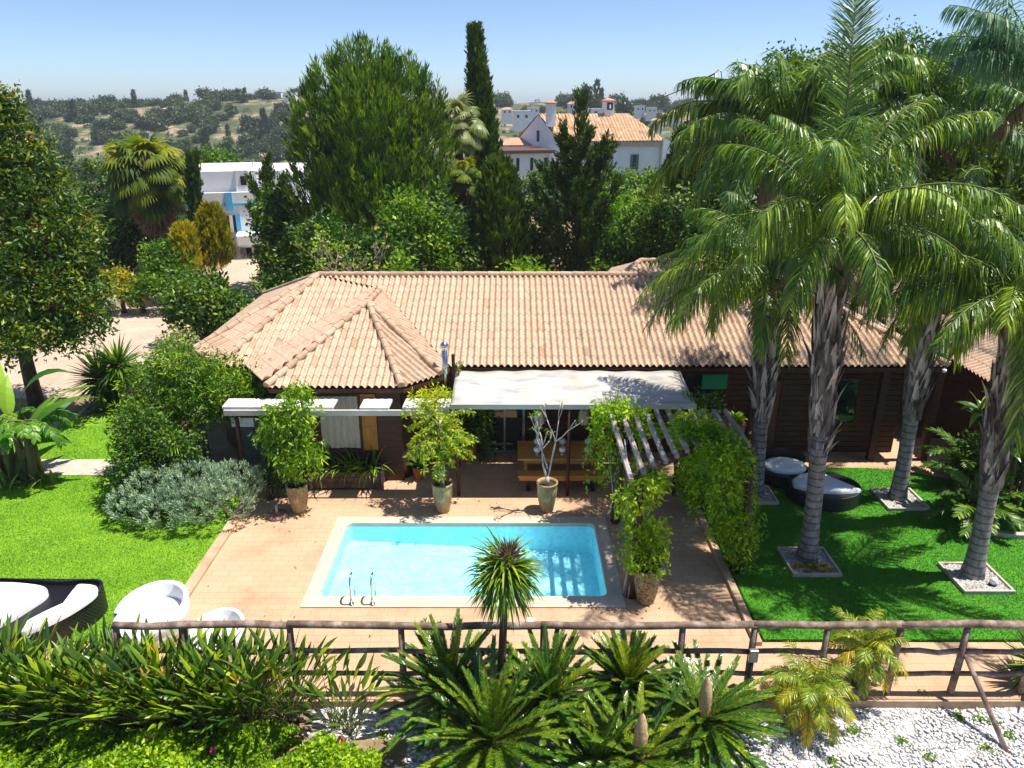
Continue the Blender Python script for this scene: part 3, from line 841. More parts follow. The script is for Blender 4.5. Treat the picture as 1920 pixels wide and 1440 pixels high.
# gathered blind cloth
n = 40
xs_ = np.linspace(-4.71, -3.77, n); v = []
for z in np.linspace(.92, 2.3, 8):
    for x in xs_: v.append((x, 16.845 + .012 * math.sin(x * 38) + .006 * math.sin(z * 7 + x * 9), z))
mb.add(v, [(r * n + i, r * n + i + 1, (r + 1) * n + i + 1, (r + 1) * n + i) for r in range(7) for i in range(n - 1)])
mb.build('blind', M['curtain'], wo_, smooth=True)
for x0, x1, mt in ((-3.69, -3.33, 'orange_wood'), (-5.15, -4.79, 'wood_dark')):
    mb = MB(); box(mb, x0, x1, 16.84, 16.885, .86, 2.36)
    box(mb, x0 + .04, x1 - .04, 16.825, 16.84, .95, 1.5); box(mb, x0 + .04, x1 - .04, 16.825, 16.84, 1.6, 2.28)
    mb.build('shutter', M[mt], house, bevel=.006)
# veranda glass door, openings on the right wing
def opening(name, x0, x1, z0, z1, Y, glass, fr=M['wood_dark'], bars=1, nm='pane'):
    f = MB(); t = .07
    box(f, x0, x0 + t, Y - .06, Y, z0, z1); box(f, x1 - t, x1, Y - .06, Y, z0, z1)
    box(f, x0 + t, x1 - t, Y - .06, Y, z1 - t, z1); box(f, x0 + t, x1 - t, Y - .06, Y, z0, z0 + t)
    for i in range(1, bars): 
        xx = x0 + (x1 - x0) * i / bars; box(f, xx - .025, xx + .025, Y - .055, Y, z0 + t, z1 - t)
    o = f.build(name, fr, house, bevel=.004)
    mb = MB(); box(mb, x0 + t, x1 - t, Y - .03, Y - .006, z0 + t, z1 - t); mb.build(nm, M[glass], o)
    return o
opening('glass_door', -.75, .35, .02, 2.1, 18.46, 'glass', M['grey_metal'], 2)
opening('window', 4.42, 5.72, .95, 2.35, 18.46, 'glass', bars=1)
mb = MB(); box(mb, 5.0, 5.66, 18.38, 18.42, 1.9, 2.3); mb.build('green_blind', M['glass_green'], house, bevel=.004)
opening('window', 8.0, 9.25, .85, 2.2, 18.46, 'glass', bars=1)
opening('door', 6.35, 7.2, .02, 2.15, 18.46, 'brown_door', M['wood_dark'], 1, 'panel')
mb = MB(); box(mb, -.48, .12, 18.34, 18.39, 1.78, 2.25); mb.build('wall_panel', M['brick'], house, bevel=.01)
mb = MB()
for x in (9.6, 11.0): box(mb, x - .09, x + .09, 17.95, 18.13, 0, EZ - .16)
for q in (9.6, 11.0):
    mb = MB(); box(mb, q - .09, q + .09, 17.95, 18.13, 0, EZ - .16); mb.build('veranda_post', M['wood_dark'], house, bevel=.012)
mb = MB(); tube(mb, [(10.95, 17.8, 2.66), (10.95, 17.8, 2.58)], .05, 10); mb.build('eave_lamp', M['white_gloss'], house, smooth=True)
# lower side wing running on to the right
S0, S1, S2, S3 = (11.9, 17.0, 2.45), (19, 17.0, 2.45), (19, 20.2, 3.4), (14.6, 20.2, 3.4)
mb = MB(); roof_face(mb, [S0, S1, S2, S3], X); roof_face(mb, [(19, 23.4, 2.45), (11.9, 23.4, 2.45), S3, S2], X); roof_face(mb, [(11.9, 23.4, 2.45), S0, S3], (0, 1, 0))
sw = thing('side_wing', 'dark timber side wing with clay tile roof at the right edge', 'house', (14, 19, 0))
sro = mb.build('roof', M['tile'], sw)
mb = MB(); ridge_line(mb, np.array(S3) + (0, 0, .05), np.array(S2) + (0, 0, .05)); ridge_line(mb, np.array(S0) + (0, 0, .05), np.array(S3) + (0, 0, .05)); mb.build('ridge_cap', M['ridge'], sro)
mb = MB(); box(mb, 12.3, 19, 17.8, 23, 0, 2.4); mb.build('wall', M['wood_dark'], sw)
mb = MB()
for i in range(15): box(mb, 12.3, 19, 17.765, 17.8, .05 + i * .155, .05 + i * .155 + .14)
mb.build('cladding', M['wood_dark'], sw, bevel=.006)
for q in (12.1, 13.9):
    mb = MB(); box(mb, q - .08, q + .08, 17.1, 17.26, 0, 2.4); mb.build('post', M['wood_dark'], sw, bevel=.012)
mb = MB(); box(mb, 11.95, 19, 17.06, 17.14, 2.22, 2.4); mb.build('fascia', M['wood_dark'], sw)
# flue pipe
fl = thing('flue_pipe', 'shiny steel flue pipe with a round cowl standing by the bay roof', 'chimney pipe', (-1.66, 17.45, 2.3))
mb = MB(); tube(mb, [(-1.66, 17.45, 2.2), (-1.66, 17.45, 3.3)], .065, 14); mb.build('pipe', M['metal'], fl, smooth=True)
mb = MB(); lathe(mb, [(.0, .22), (.06, .21), (.105, .14), (.11, .08), (.06, .0)], (-1.66, 17.45, 3.28), 16); mb.build('cowl', M['metal'], fl, smooth=True)
mb = MB(); box(mb, -1.5, -1.42, 17.5, 17.58, 2.2, 3.15); mb.build('support_post', M['wood_dark'], fl, bevel=.01)

# canopy over the table, and slab awning in front of the bay
can = thing('canopy', 'weathered translucent sheet canopy over the dining table', 'canopy', (1.4, 17, 0))
mb = MB()
nx, ny = 60, 10; v = []
for j in range(ny):
    for i in range(nx):
        s, t = i / (nx - 1), j / (ny - 1)
        x = (-1.42) * (1 - s) + 4.27 * s; y = 16.05 + t * 1.8
        z = 2.42 + t * .18 + .012 * math.sin(s * 42) + .015 * math.sin(s * 9 + t * 4)
        v.append((x, y, z))
f = [(j * nx + i, j * nx + i + 1, (j + 1) * nx + i + 1, (j + 1) * nx + i) for j in range(ny - 1) for i in range(nx - 1)]
sh = mb.add(v, f).build('sheet', M['canopy'], can, smooth=True)
so = sh.modifiers.new('thick', 'SOLIDIFY'); so.thickness = .02; so.offset = -1
mb = MB()
for x in (-1.3, -.45, .4, 1.25, 2.1, 2.95, 3.7): box(mb, x - .02, x + .02, 16.1, 17.85, 2.365, 2.39)
mb.build('rafter', M['wood_dark'], can)
mb = MB(); box(mb, -1.45, 4.28, 16.0, 16.05, 2.31, 2.44); mb.build('front_beam', mat('cream_beam', [(0.3, (.52, .5, .44)), (0.7, (.68, .66, .58))], 3, .6, .1, sc=(.3, 1, 1)), can, bevel=.008)
for x in (-1.3, 1.35, 3.95):
    mb = MB(); tube(mb, [(x, 16.1, 0), (x, 16.1, 2.36)], .045, 10); mb.build('post', M['wood_dark'], can, smooth=True)
aw = thing('awning', 'row of white slabs forming a narrow awning along the bay', 'awning', (-4, 16.4, 2.3))
for x0, x1, tl, dy in ((-6.75, -5.45, -.03, .05), (-5.43, -4.16, -.03, .02), (-3.54, -2.86, 0, .0), (-2.55, -1.47, .0, 0)):
    mb = MB(); prism(mb, [(x0, 16.0 + dy), (x1, 16.0 + dy), (x1 + .04, 16.42), (x0 + .04, 16.42)], [2.30, 2.30, 2.36, 2.36], [2.36, 2.36, 2.42, 2.42])
    mb.build('slab', mat('white_slab', [(0.3, (.58, .57, .54)), (0.7, (.78, .76, .72))], 3, .8, .15), aw, bevel=.01)
mb = MB(); box(mb, -6.7, -1.46, 15.97, 16.03, 2.16, 2.3); mb.build('front_beam', mat('white_fascia', [(0.3, (.44, .42, .38)), (0.7, (.60, .57, .52))], 3, .7, .1, sc=(.6, 1, 1)), aw, bevel=.008)
for x in (-6.5,):
    mb = MB(); tube(mb, [(x, 16.2, 0), (x, 16.2, 2.2)], .05, 10); mb.build('post', M['wood_dark'], aw, smooth=True)
scr = thing('screen', 'blue grey tarp screen with white valance left of the bay', 'screen', (-6.2, 16.9, 0))
v = []; n = 24
for z in np.linspace(.25, 1.72, 6):
    for i in range(n):
        x = -6.85 + 1.3 * i / (n - 1); v.append((x, 16.9 + .025 * math.sin(i * 1.1) + .03 * math.sin(z * 3), z))
ff = [(r * n + i, r * n + i + 1, (r + 1) * n + i + 1, (r + 1) * n + i) for r in range(5) for i in range(n - 1)]
MB().add(v, ff).build('cloth', M['tarp'], scr, smooth=True)
mb = MB(); box(mb, -6.9, -6.35, 16.82, 16.86, 1.5, 1.74); mb.build('valance', M['fabric'], scr, bevel=.01)
for x in (-6.87, -5.52):
    mb = MB(); box(mb, x - .03, x + .03, 16.93, 16.99, 0, 1.8); mb.build('post', M['wood_dark'], scr)

# ------------------------------------------------------------------ table, bench, tableware
tb = thing('dining_table', 'long orange wooden dining table under the canopy', 'table', (1.2, 17.1, 0))
mb = MB()
for i in range(6):
    y0 = 16.58 + i * .175; box(mb, .14, 2.35, y0, y0 + .17, .69, .75)
mb.build('tabletop', M['teak'], tb, bevel=.006)
mb = MB(); box(mb, .3, 2.2, 16.66, 16.70, .59, .69); box(mb, .3, 2.2, 17.5, 17.54, .59, .69); mb.build('apron', M['teak'], tb)
for x in (.34, 2.16):
    for y in (16.76, 17.44):
        mb = MB(); box(mb, x - .045, x + .045, y - .045, y + .045, 0, .69); mb.build('leg', M['teak'], tb, bevel=.008)
bn = thing('bench', 'orange wooden bench in front of the dining table', 'bench', (1.2, 16.4, 0))
mb = MB()
for i in range(2): box(mb, .14, 2.32, 16.24 + i * .165, 16.40 + i * .165, .39, .45)
mb.build('seat', M['teak'], bn, bevel=.006)
for x in (.4, 1.98):
    mb = MB(); box(mb, x - .05, x + .05, 16.28, 16.52, .0, .06); box(mb, x - .04, x + .04, 16.36, 16.44, .06, .39); mb.build('leg', M['black_plastic'], bn, bevel=.006)
mb = MB(); box(mb, .18, 2.28, 16.26, 16.3, .31, .39); mb.build('apron', M['teak'], bn)
bn2 = thing('bench', 'orange wooden bench on the house side of the dining table', 'bench', (1.2, 17.95, 0))
mb = MB()
for i in range(2): box(mb, .2, 2.3, 17.82 + i * .165, 17.98 + i * .165, .39, .45)
mb.build('seat', M['teak'], bn2, bevel=.006)
for x in (.4, 2.1):
    mb = MB(); box(mb, x - .04, x + .04, 17.86, 18.1, 0, .39); mb.build('leg', M['teak'], bn2)
first = None
cols_ = [('left', 'nearest the bare potted tree'), ('middle', 'halfway along the table'), ('right', 'nearest the pergola vine')]
for ci, px in enumerate((1007, 1054.5, 1102)):
    for ri, py in enumerate((846, 831)):
        x, y = gp(px, py, .85)
        if first is None:
            g = thing('goblet', 'x', 'goblet', (x, y, .75), 'round white goblets on the dining table')
            mb = MB(); lathe(mb, [(.0, .0), (.05, .004), (.012, .02), (.012, .07)], (x, y, .751), 14); mb.build('stem', M['white_gloss'], g, smooth=True)
            mb = MB(); lathe(mb, [(.012, .06), (.06, .085), (.088, .13), (.085, .18), (.055, .215), (.05, .212), (.075, .175), (.0, .10)], (x, y, .751), 18); mb.build('bowl', M['white_gloss'], g, smooth=True)
            first = g
        else:
            g = copy_tree(first); g.location = (x, y, .75)
        g['label'] = 'round white goblet on the %s edge of the dining table, %s' % ('near' if ri == 0 else 'far', cols_[ci][1])
# hanging lanterns
first = None
for (px, py, lab) in ((1012, 782, 'pale paper lantern hanging above the left end of the dining table'), (1095, 782, 'pale paper lantern hanging above the right end of the dining table')):
    x, y, z = at(px, py, 17.3)
    g = thing('lantern', lab, 'lantern', (x, y, z), 'paper lanterns under the canopy')
    mb = MB(); lathe(mb, [(.0, .19), (.1, .19), (.13, .1), (.14, -.1), (.11, -.19), (.0, -.19)], (x, y, z), 6); mb.build('shade', M['curtain'], g)
    mb = MB(); tube(mb, [(x, y, z + .19), (x, y, 2.5)], .006, 5); mb.build('cord', M['rope'], g)

# ------------------------------------------------------------------ pots
def pot(name, label, cat, px, py, h, rt, rb, mt, group=None):
    x, y = gp(px, py)
    o = thing(name, label, cat, (x, y, 0), group)
    mb = MB()
    lathe(mb, [(rb * .9, 0), (rb, .02), (rb * 1.08, h * .12), (rt * .98, h * .6), (rt * 1.0, h * .82), (rt * .95, h * .9), (rt * 1.06, h * .95), (rt * 1.07, h), (rt * .92, h), (rt * .86, h * .93), (rt * .84, h * .86)], (x, y, 0), 28, jit=.004)
    mb.build('body', M[mt], o, smooth=True)
    mb = MB(); lathe(mb, [(rt * .86, h * .9), (0.001, h * .9)], (x, y, 0), 20, jit=.01); mb.build('soil', M['soil'], o)
    return o, x, y
POTS = {}
for key, lab, px, py, h, mt, r in (('bamboo', 'tall pale stoneware pot holding the bushy bamboo', 562, 958, .72, 'pot', .24), ('weep', 'tall glazed pot holding the weeping yellow leaved tree', 831, 957, .74, 'pot', .235),
                            ('bare', 'tall glazed pot holding the leafless white branched tree', 1025, 956, .74, 'pot', .235), ('vine', 'tall pebbled pot beside the pergola post at the pool corner', 1210, 1126, .78, 'mosaic_pot', .25)):
    POTS[key] = pot('flower_pot', lab, 'pot', px, py, h, r, r * .68, mt, 'tall pots around the pool terrace')[1:] + (h,)
POTS['yellow'] = pot('flower_pot', 'mustard yellow glazed pot by the house wall under the canopy', 'pot', 880, 862, .46, .2, .14, 'yellow_glaze')[1:] + (.46,)
POTS['terra'] = pot('flower_pot', 'small orange terracotta pot at the corner of the timber bay', 'pot', 787, 896, .34, .17, .12, 'terracotta')[1:] + (.34,)
# wooden box pot on the right
x, y, z = at(1378, 800, 17.6)
o = thing('planter_box', 'square terracotta box planter on a stand behind the vine column', 'planter', (x, y, 0))
mb = MB(); prism(mb, [(x - .2, y - .2), (x + .2, y - .2), (x + .2, y + .2), (x - .2, y + .2)], .75, 1.25); mb.build('box', M['brick'], o, bevel=.02)
mb = MB(); box(mb, x - .23, x + .23, y - .23, y + .23, 1.25, 1.31); mb.build('rim', M['terracotta'], o, bevel=.012)
mb = MB(); box(mb, x - .15, x + .15, y - .15, y + .15, 0, .75); mb.build('stand', M['wood_dark'], o)
BOXP = (x, y, 1.31)
# timber planter under the bay window
pl = thing('planter_trough', 'dark timber planter trough under the bay window', 'planter', (-4.1, 16.6, 0))
mb = MB()
for i in range(3): 
    z = .06 + i * .15
    box(mb, -4.95, -3.22, 16.34, 16.38, z, z + .14); box(mb, -4.95, -3.22, 16.78, 16.82, z, z + .14)
    box(mb, -4.97, -4.93, 16.38, 16.78, z, z + .14); box(mb, -3.24, -3.20, 16.38, 16.78, z, z + .14)
mb.build('boards', M['wood_pergola'], pl, bevel=.008)
mb = MB(); box(mb, -4.92, -3.25, 16.39, 16.77, .1, .44); mb.build('soil', M['soil'], pl)
for x in (-4.96, -3.19):
    mb = MB(); box(mb, x - .03, x + .03, 16.31, 16.34, .0, .56); mb.build('corner_post', M['wood_post'], pl, bevel=.006)
# parasol base
x, y = gp(520, 968)
ub = thing('parasol_base', 'brownish red round parasol base lying on the terrace', 'parasol base', (x, y, 0))
mb = MB(); lathe(mb, [(.24, 0), (.25, .03), (.23, .07), (.06, .09), (.001, .09)], (x, y, .0), 28); mb.build('disc', mat('red_concrete', [(0.3, (.20, .10, .085)), (0.7, (.32, .17, .14))], 8, .85, .2), ub, smooth=True)
mb = MB(); tube(mb, [(x, y, .09), (x, y, .3)], .028, 10); mb.build('sleeve', M['stone'], ub, smooth=True)

# ------------------------------------------------------------------ pergola
pg = thing('pergola', 'dark timber pergola with grey slats over the path right of the pool', 'pergola', (3.3, 13.7, 0))
for x, y in ((2.32, 12.12), (2.36, 14.85), (4.62, 12.9), (4.5, 15.4)):
    mb = MB(); tube(mb, [(x, y, 0), (x + .02, y, 1.2), (x, y, 2.46)], [.105, .095, .09], 10, jit=.05); mb.build('post', M['wood_pergola'], pg, smooth=True)
for (xa, ya), (xb, yb) in (((2.1, 12.18), (3.75, 13.62)), ((3.7, 13.58), (4.85, 13.62)), ((2.1, 15.0), (4.85, 15.0))):
    mb = MB(); t = nrm(np.array((yb - ya, xa - xb))) * .05; prism(mb, [(xa + t[0], ya + t[1]), (xb + t[0], yb + t[1]), (xb - t[0], yb - t[1]), (xa - t[0], ya - t[1])], 2.44, 2.56); mb.build('beam', M['wood_pergola'], pg, bevel=.012)
for i in range(11):
    x = 2.16 + i * .255
    mb = MB(); box(mb, x - .045, x + .045, 11.98 + min(i, 6) * .24, 15.25, 2.56, 2.64, rot=RNG.normal() * .006)
    mb.build('slat', M['slat_grey'], pg, bevel=.012)
mb = MB(); tube(mb, [(2.42, 14.6, 2.2), (2.45, 14.3, 1.9), (2.47, 14.1, 1.4), (2.5, 14.0, .6)], .014, 6); mb.build('hose', M['white_gloss'], pg, smooth=True)

# ------------------------------------------------------------------ fence
fe = thing('rail_fence', 'weathered round log rail fence along the front of the terrace', 'fence', (1, 9.55, 0))
FY = 9.58
posts = [229, 353, 550, 755, 1018, 1275, 1408, 1543, 1678, 1800, 1935]
px2x = lambda p: at(p, 1230, FY)[0]
for p in sorted(posts):
    x = px2x(p)
    mb = MB(); z0 = -.5
    pp = [(x + .01 * RNG.normal(), FY, z0), (x + .012 * RNG.normal(), FY, .6), (x, FY, 1.30)]
    tube(mb, pp, [.058, .054, .05], 9, jit=.04); mb.build('post', M['wood_post'], fe, smooth=True)
sp = sorted(posts)
def rail(z, a, b, r, dy=-.0):
    n = max(3, int((b - a) / .5))
    pts = [(a + (b - a) * i / n, FY + dy + .006 * RNG.normal(), z + .012 * RNG.normal()) for i in range(n + 1)]
    mb = MB(); tube(mb, pts, r, 9, jit=.05); mb.build('rail', M['wood_post'], fe, smooth=True)
for i in range(0, len(sp) - 2, 2):
    rail(1.345, px2x(sp[i]) - .03, px2x(sp[min(i + 2, len(sp) - 1)]) + .02, .06)
rail(1.345, px2x(sp[-2]), px2x(sp[-1]) + .3, .06)
for i in range(len(sp) - 1):
    rail(.84, px2x(sp[i]) + .03, px2x(sp[i + 1]) - .03, .042)
    rail(.40, px2x(sp[i]) + .03, px2x(sp[i + 1]) - .03, .04)
x = px2x(1800)
mb = MB(); tube(mb, [(x + .06, FY - .06, .78), (x + .38, 8.55, H(x, 8.55) - .05)], .04, 9, jit=.04); mb.build('brace', M['wood_post'], fe, smooth=True)
x = px2x(1408)
mb = MB(); box(mb, x - .07, x + .07, FY - .13, FY - .06, .72, .95); mb.build('junction_box', M['grey_metal'], fe, bevel=.01)
mb = MB(); tube(mb, [(x, FY - .08, .72), (x, FY - .08, -.3)], .03, 8); mb.build('conduit', M['black_plastic'], fe, smooth=True)
mb = MB(); box(mb, -14, 16, 9.40, 9.44, -1.2, .0); tag(mb.build('retaining_edge', M['sandstone'], loc=(1, 9.42, 0), bevel=.008), 'low sandstone edge below the log fence', 'edging')

# ------------------------------------------------------------------ loungers and chairs
def ellip(cx_, cy_, rx, ry, n=40, rot=0, a0=0, a1=2 * math.pi, end=False):
    out = []
    for i in range(n + (1 if end else 0)):
        a = a0 + (a1 - a0) * i / n
        p = (rx * math.cos(a), ry * math.sin(a)); c, s = math.cos(rot), math.sin(rot)
        out.append((cx_ + p[0] * c - p[1] * s, cy_ + p[0] * s + p[1] * c))
    return out
def puff(mb, poly, z0, z1, r=.05):
    """cushion: outline with rounded edges"""
    P = np.array(poly); c = P.mean(0)
    n = len(P); prev = None; V = []; fs = []
    for s, z in ((1, z0), (1.0, z1 - r), (.985, z1 - .4 * r), (.955, z1), (.6, z1 + .015), (.02, z1 + .02)):
        V.append(np.concatenate([c + (P - c) * s, np.full((n, 1), z)], 1))
    for k in range(5):
        for i in range(n): fs.append((k * n + i, k * n + (i + 1) % n, (k + 1) * n + (i + 1) % n, (k + 1) * n + i))
    mb.add(np.concatenate(V), fs)
# two round daybeds on the palm lawn
x, y = gp(1546, 905, .42); d1 = thing('daybed', 'larger black rattan daybed with wedge shaped white cushion on the palm lawn', 'daybed', (x, y, 0), 'black rattan daybeds on the palm lawn')
mb = MB(); o_ = ellip(x, y, .86, .72, 44); prism(mb, o_, .03, .38); mb.build('base', M['rattan'], d1, smooth=False, bevel=.03)
mb = MB(); puff(mb, [(x - .8, y - .2), (x - .74, y + .12), (x - .5, y + .36), (x - .1, y + .5), (x + .08, y + .46), (x + .45, y - .05), (x + .72, y - .42), (x + .2, y - .5), (x - .4, y - .46)], .375, .47); mb.build('cushion', M['fabric'], d1, smooth=True)
x, y = gp(1470, 872, .42); d2 = thing('daybed', 'smaller black rattan daybed with oval white cushion nearer the house', 'daybed', (x, y, 0), 'black rattan daybeds on the palm lawn')
mb = MB(); prism(mb, ellip(x, y, .62, .58, 40), .03, .38); mb.build('base', M['rattan'], d2, bevel=.03)
mb = MB(); puff(mb, ellip(x + .02, y - .02, .52, .42, 36), .375, .46); mb.build('cushion', M['fabric'], d2, smooth=True)
mb = MB(); v = []
pa = ellip(x, y, .66, .62, 24, 0, .1 * math.pi, .9 * math.pi, True); pb = ellip(x, y, .58, .54, 24, 0, .1 * math.pi, .9 * math.pi, True)
prism(mb, pa + pb[::-1], .38, .62); mb.build('backrest', M['rattan'], d2, bevel=.02)
# swirl lounger on the left lawn
def closed(poly, n=6):
    P = np.array(poly, float); m = len(P); out = []
    for i in range(m):
        p0, p1, p2, p3 = P[i - 1], P[i], P[(i + 1) % m], P[(i + 2) % m]
        for k in range(n):
            t = k / n
            out.append(tuple(.5 * ((2 * p1) + (p2 - p0) * t + (2 * p0 - 5 * p1 + 4 * p2 - p3) * t * t + (3 * p1 - p0 - 3 * p2 + p3) * t ** 3)))
    return out
LZ = .52
g3 = lambda pts, z=LZ: [gp(a, b, z) for a, b in pts]
body = g3([(-150, 1215), (-150, 1120), (-90, 1092), (-10, 1088), (60, 1092), (120, 1096), (165, 1092), (192, 1094), (190, 1108), (168, 1128), (128, 1152), (70, 1178), (0, 1205), (-70, 1225)])
d3 = thing('daybed', 'large black rattan swirl lounger with curved white cushions on the left lawn', 'daybed', (-8.6, 11.6, 0))
mb = MB(); bp = closed(body); prism(mb, bp, .03, LZ); mb.build('base', M['rattan'], d3, bevel=.03)
cb = np.mean(np.array(bp), 0)
k0, k1 = 12, 54
rim = bp[k0:k1]; ins_ = [tuple(cb + (np.array(p) - cb) * .955) for p in rim]
hz = [LZ + .09 * math.sin(math.pi * (i + .5) / len(rim)) ** .5 for i in range(len(rim))]
mb = MB(); prism(mb, rim + ins_[::-1], LZ - .01, hz + hz[::-1]); mb.build('backrest', M['rattan'], d3, bevel=.015)
mb = MB(); puff(mb, closed(g3([(-140, 1195), (-135, 1120), (-70, 1098), (10, 1094), (66, 1098), (88, 1104), (84, 1116), (58, 1134), (15, 1160), (-50, 1190), (-100, 1205)], LZ + .1)), LZ, LZ + .15, .06); mb.build('cushion', M['fabric'], d3, smooth=True)
mb = MB(); puff(mb, closed(g3([(146, 1098), (162, 1096), (182, 1100), (178, 1112), (158, 1128), (122, 1150), (76, 1172), (40, 1184), (44, 1172), (62, 1160), (98, 1146), (126, 1130), (142, 1114)], LZ + .1)), LZ, LZ + .13, .05); mb.build('cushion', M['fabric'], d3, smooth=True)
# white tub chairs
def tub(px, py, r, lab, hb):
    x, y = gp(px, py)
    o = thing('tub_chair', lab, 'chair', (x, y, 0), 'white rattan tub chairs on the lawn')
    mb = MB()
    prof = [(r * .78, 0.0), (r * .95, .06), (r * 1.0, .2), (r * .98, .33), (r * .93, .36), (.001, .37)]
    lathe(mb, prof, (x, y, .02), 36); mb.build('seat', M['rattan_white'], o, smooth=True)
    mb = MB(); n = 40; V = []
    aa = np.linspace(-.42 * math.pi, .98 * math.pi, n)
    for rr, zz in ((1.0, 0), (1.06, .5), (1.07, 1), (.99, 1.05), (.92, .96), (.9, .0)):
        for i, a in enumerate(aa):
            top = .33 + hb * math.sin(math.pi * (i + .6) / (n + .2)) ** .6
            z = .2 + (top - .2) * zz
            V.append((x + r * rr * math.cos(a), y + r * rr * .95 * math.sin(a), z))
    fs = [(k * n + i, k * n + i + 1, (k + 1) * n + i + 1, (k + 1) * n + i) for k in range(5) for i in range(n - 1)]
    mb.add(V, fs); mb.build('backrest', M['rattan_white'], o, smooth=True)
    return o
tub(288, 1186, .64, 'larger white rattan tub chair on the lawn next to the black swirl lounger', .36)
tub(410, 1226, .47, 'smaller white rattan tub chair behind the log fence', .3)

# ------------------------------------------------------------------ stone squares round the palms
PALM_BASE = [gp(1415, 928), gp(1512, 1052), gp(1682, 936), gp(1822, 1082)]
labs = ['small stone bordered gravel square at the foot of the leftmost palm', 'square stone bed with yellow succulents at the foot of the second palm', 'square gravel bed at the foot of the palm nearest the veranda', 'square stone bed with white lamp at the foot of the rightmost trunk']
for i, (x, y) in enumerate(PALM_BASE):
    s = (.42, .5, .5, .5)[i]; oy = (-.1, -.1, -.1, -.1)[i]
    o = thing('tree_surround', labs[i], 'stone edging', (x, y, 0), 'stone squares around the palms')
    t = .05; yc = y + oy
    for bx in ((x - s, x + s, yc - s, yc - s + t), (x - s, x + s, yc + s - t, yc + s), (x - s, x - s + t, yc - s + t, yc + s - t), (x + s - t, x + s, yc - s + t, yc + s - t)):
        mb = MB(); box(mb, *bx, 0, .10); mb.build('edging', M['stone'], o, bevel=.008)
    n = 20; a = np.linspace(-s + t, s - t, n); XX_, YY_ = np.meshgrid(a, a); ZZ_ = .06 + .012 * RNG.normal(size=XX_.shape)
    ii = np.arange(n * n).reshape(n, n)
    MB().add(np.stack([XX_ + x, YY_ + yc, ZZ_], -1).reshape(-1, 3), np.stack([ii[:-1, :-1], ii[:-1, 1:], ii[1:, 1:], ii[1:, :-1]], -1).reshape(-1, 4)).build('gravel', M['gravel'], o, smooth=True)
x, y = PALM_BASE[3]
sp_ = thing('spot_lamp', 'small white garden spot lamp on the gravel by the rightmost palm', 'lamp', (x + .2, y - .34, .07))
mb = MB(); lathe(mb, [(.001, 0), (.05, .01), (.06, .1), (.05, .14), (.001, .15)], (x + .2, y - .34, .07), 14); mb.build('body', M['white_gloss'], sp_, smooth=True)
mb = MB(); lathe(mb, [(.075, -.01), (.07, .015), (.05, .02)], (x + .2, y - .34, .07), 14); mb.build('base', M['black_plastic'], sp_, smooth=True)
# curved stone border on the far right
n = 22; aa = np.linspace(math.pi * .95, math.pi * 1.75, n); x0, y0 = gp(1890, 985)
mb = MB(); prism(mb, [(x0 + 1.0 * math.cos(a), y0 + .62 * math.sin(a)) for a in aa] + [(x0 + .86 * math.cos(a), y0 + .48 * math.sin(a)) for a in aa[::-1]], 0, .13)
tag(mb.build('bed_edging', M['stone'], loc=(x0, y0, 0), bevel=.01), 'curved white stone edging round the dark shrubs at the right edge', 'edging')

# ------------------------------------------------------------------ neighbours
def wbox(o, name, px0, px1, py0, py1, Y, dep, mt, dz=0, z0=None, bevel=0):
    a = at(px0, py1, Y); b = at(px1, py0, Y)
    mb = MB(); box(mb, a[0], b[0], Y, Y + dep, a[2] if z0 is None else z0, b[2])
    return mb.build(name, M[mt], o, bevel=bevel)
YB = 47
bh = thing('white_house', 'white two storey house with blue trim at the end of the driveway', 'house', (-16, YB, 0))
wbox(bh, 'wall', 326, 578, 383, 470, YB, 8, 'white_wall', z0=-.2)
wbox(bh, 'upper_wall', 333, 484, 320, 382.9, YB + .6, 7, 'white_wall')
wbox(bh, 'upper_wall', 484.2, 578, 321, 382.9, YB + .9, 6.5, 'white_wall')
wbox(bh, 'parapet_band', 326, 486, 380, 385, YB - .06, .1, 'blue_trim')
for p in ((375, 380, 360, 386), (427, 435, 360, 394), (482, 487, 362, 386)): wbox(bh, 'pilaster', p[0], p[1], p[2], p[3], YB - .09, .12, 'blue_trim')
wbox(bh, 'terrace_parapet', 336, 482, 360, 380, YB - .02, .3, 'white_wall')
ch = wbox(bh, 'chimney', 447, 467, 318, 360, YB + .3, .8, 'white_wall', bevel=.05)
wbox(bh, 'chimney_opening', 455, 463, 330, 347, YB + .26, .05, 'dark')
d_ = wbox(bh, 'door', 420, 434, 403, 433, YB - .05, .06, 'brown_door')
wbox(bh, 'window', 436, 447, 403, 433, YB - .05, .06, 'dark')
wbox(bh, 'window_trim', 447.5, 450, 400, 446, YB - .08, .1, 'blue_trim')
wbox(bh, 'window_trim', 435, 436.6, 402, 434, YB - .08, .1, 'white_wall')
for a, b in ((326, 342), (480, 494)):
    wbox(bh, 'arch_trim', a, b, 398, 402, YB - .06, .08, 'blue_trim'); wbox(bh, 'arch_trim', b - 3 if a < 400 else a - 1, b if a < 400 else a + 2, 402, 437, YB - .06, .08, 'blue_trim')
wbox(bh, 'balcony', 433, 500, 440, 463, YB - 1.6, 1.5, 'white_wall', bevel=.1)
wbox(bh, 'undercroft', 433, 500, 463.5, 486, YB - .03, .05, 'dark', z0=0)
for p in (437, 464): wbox(bh, 'pillar', p - 1.6, p + 1.6, 463, 486, YB - 1.55, .16, 'stone', z0=0)
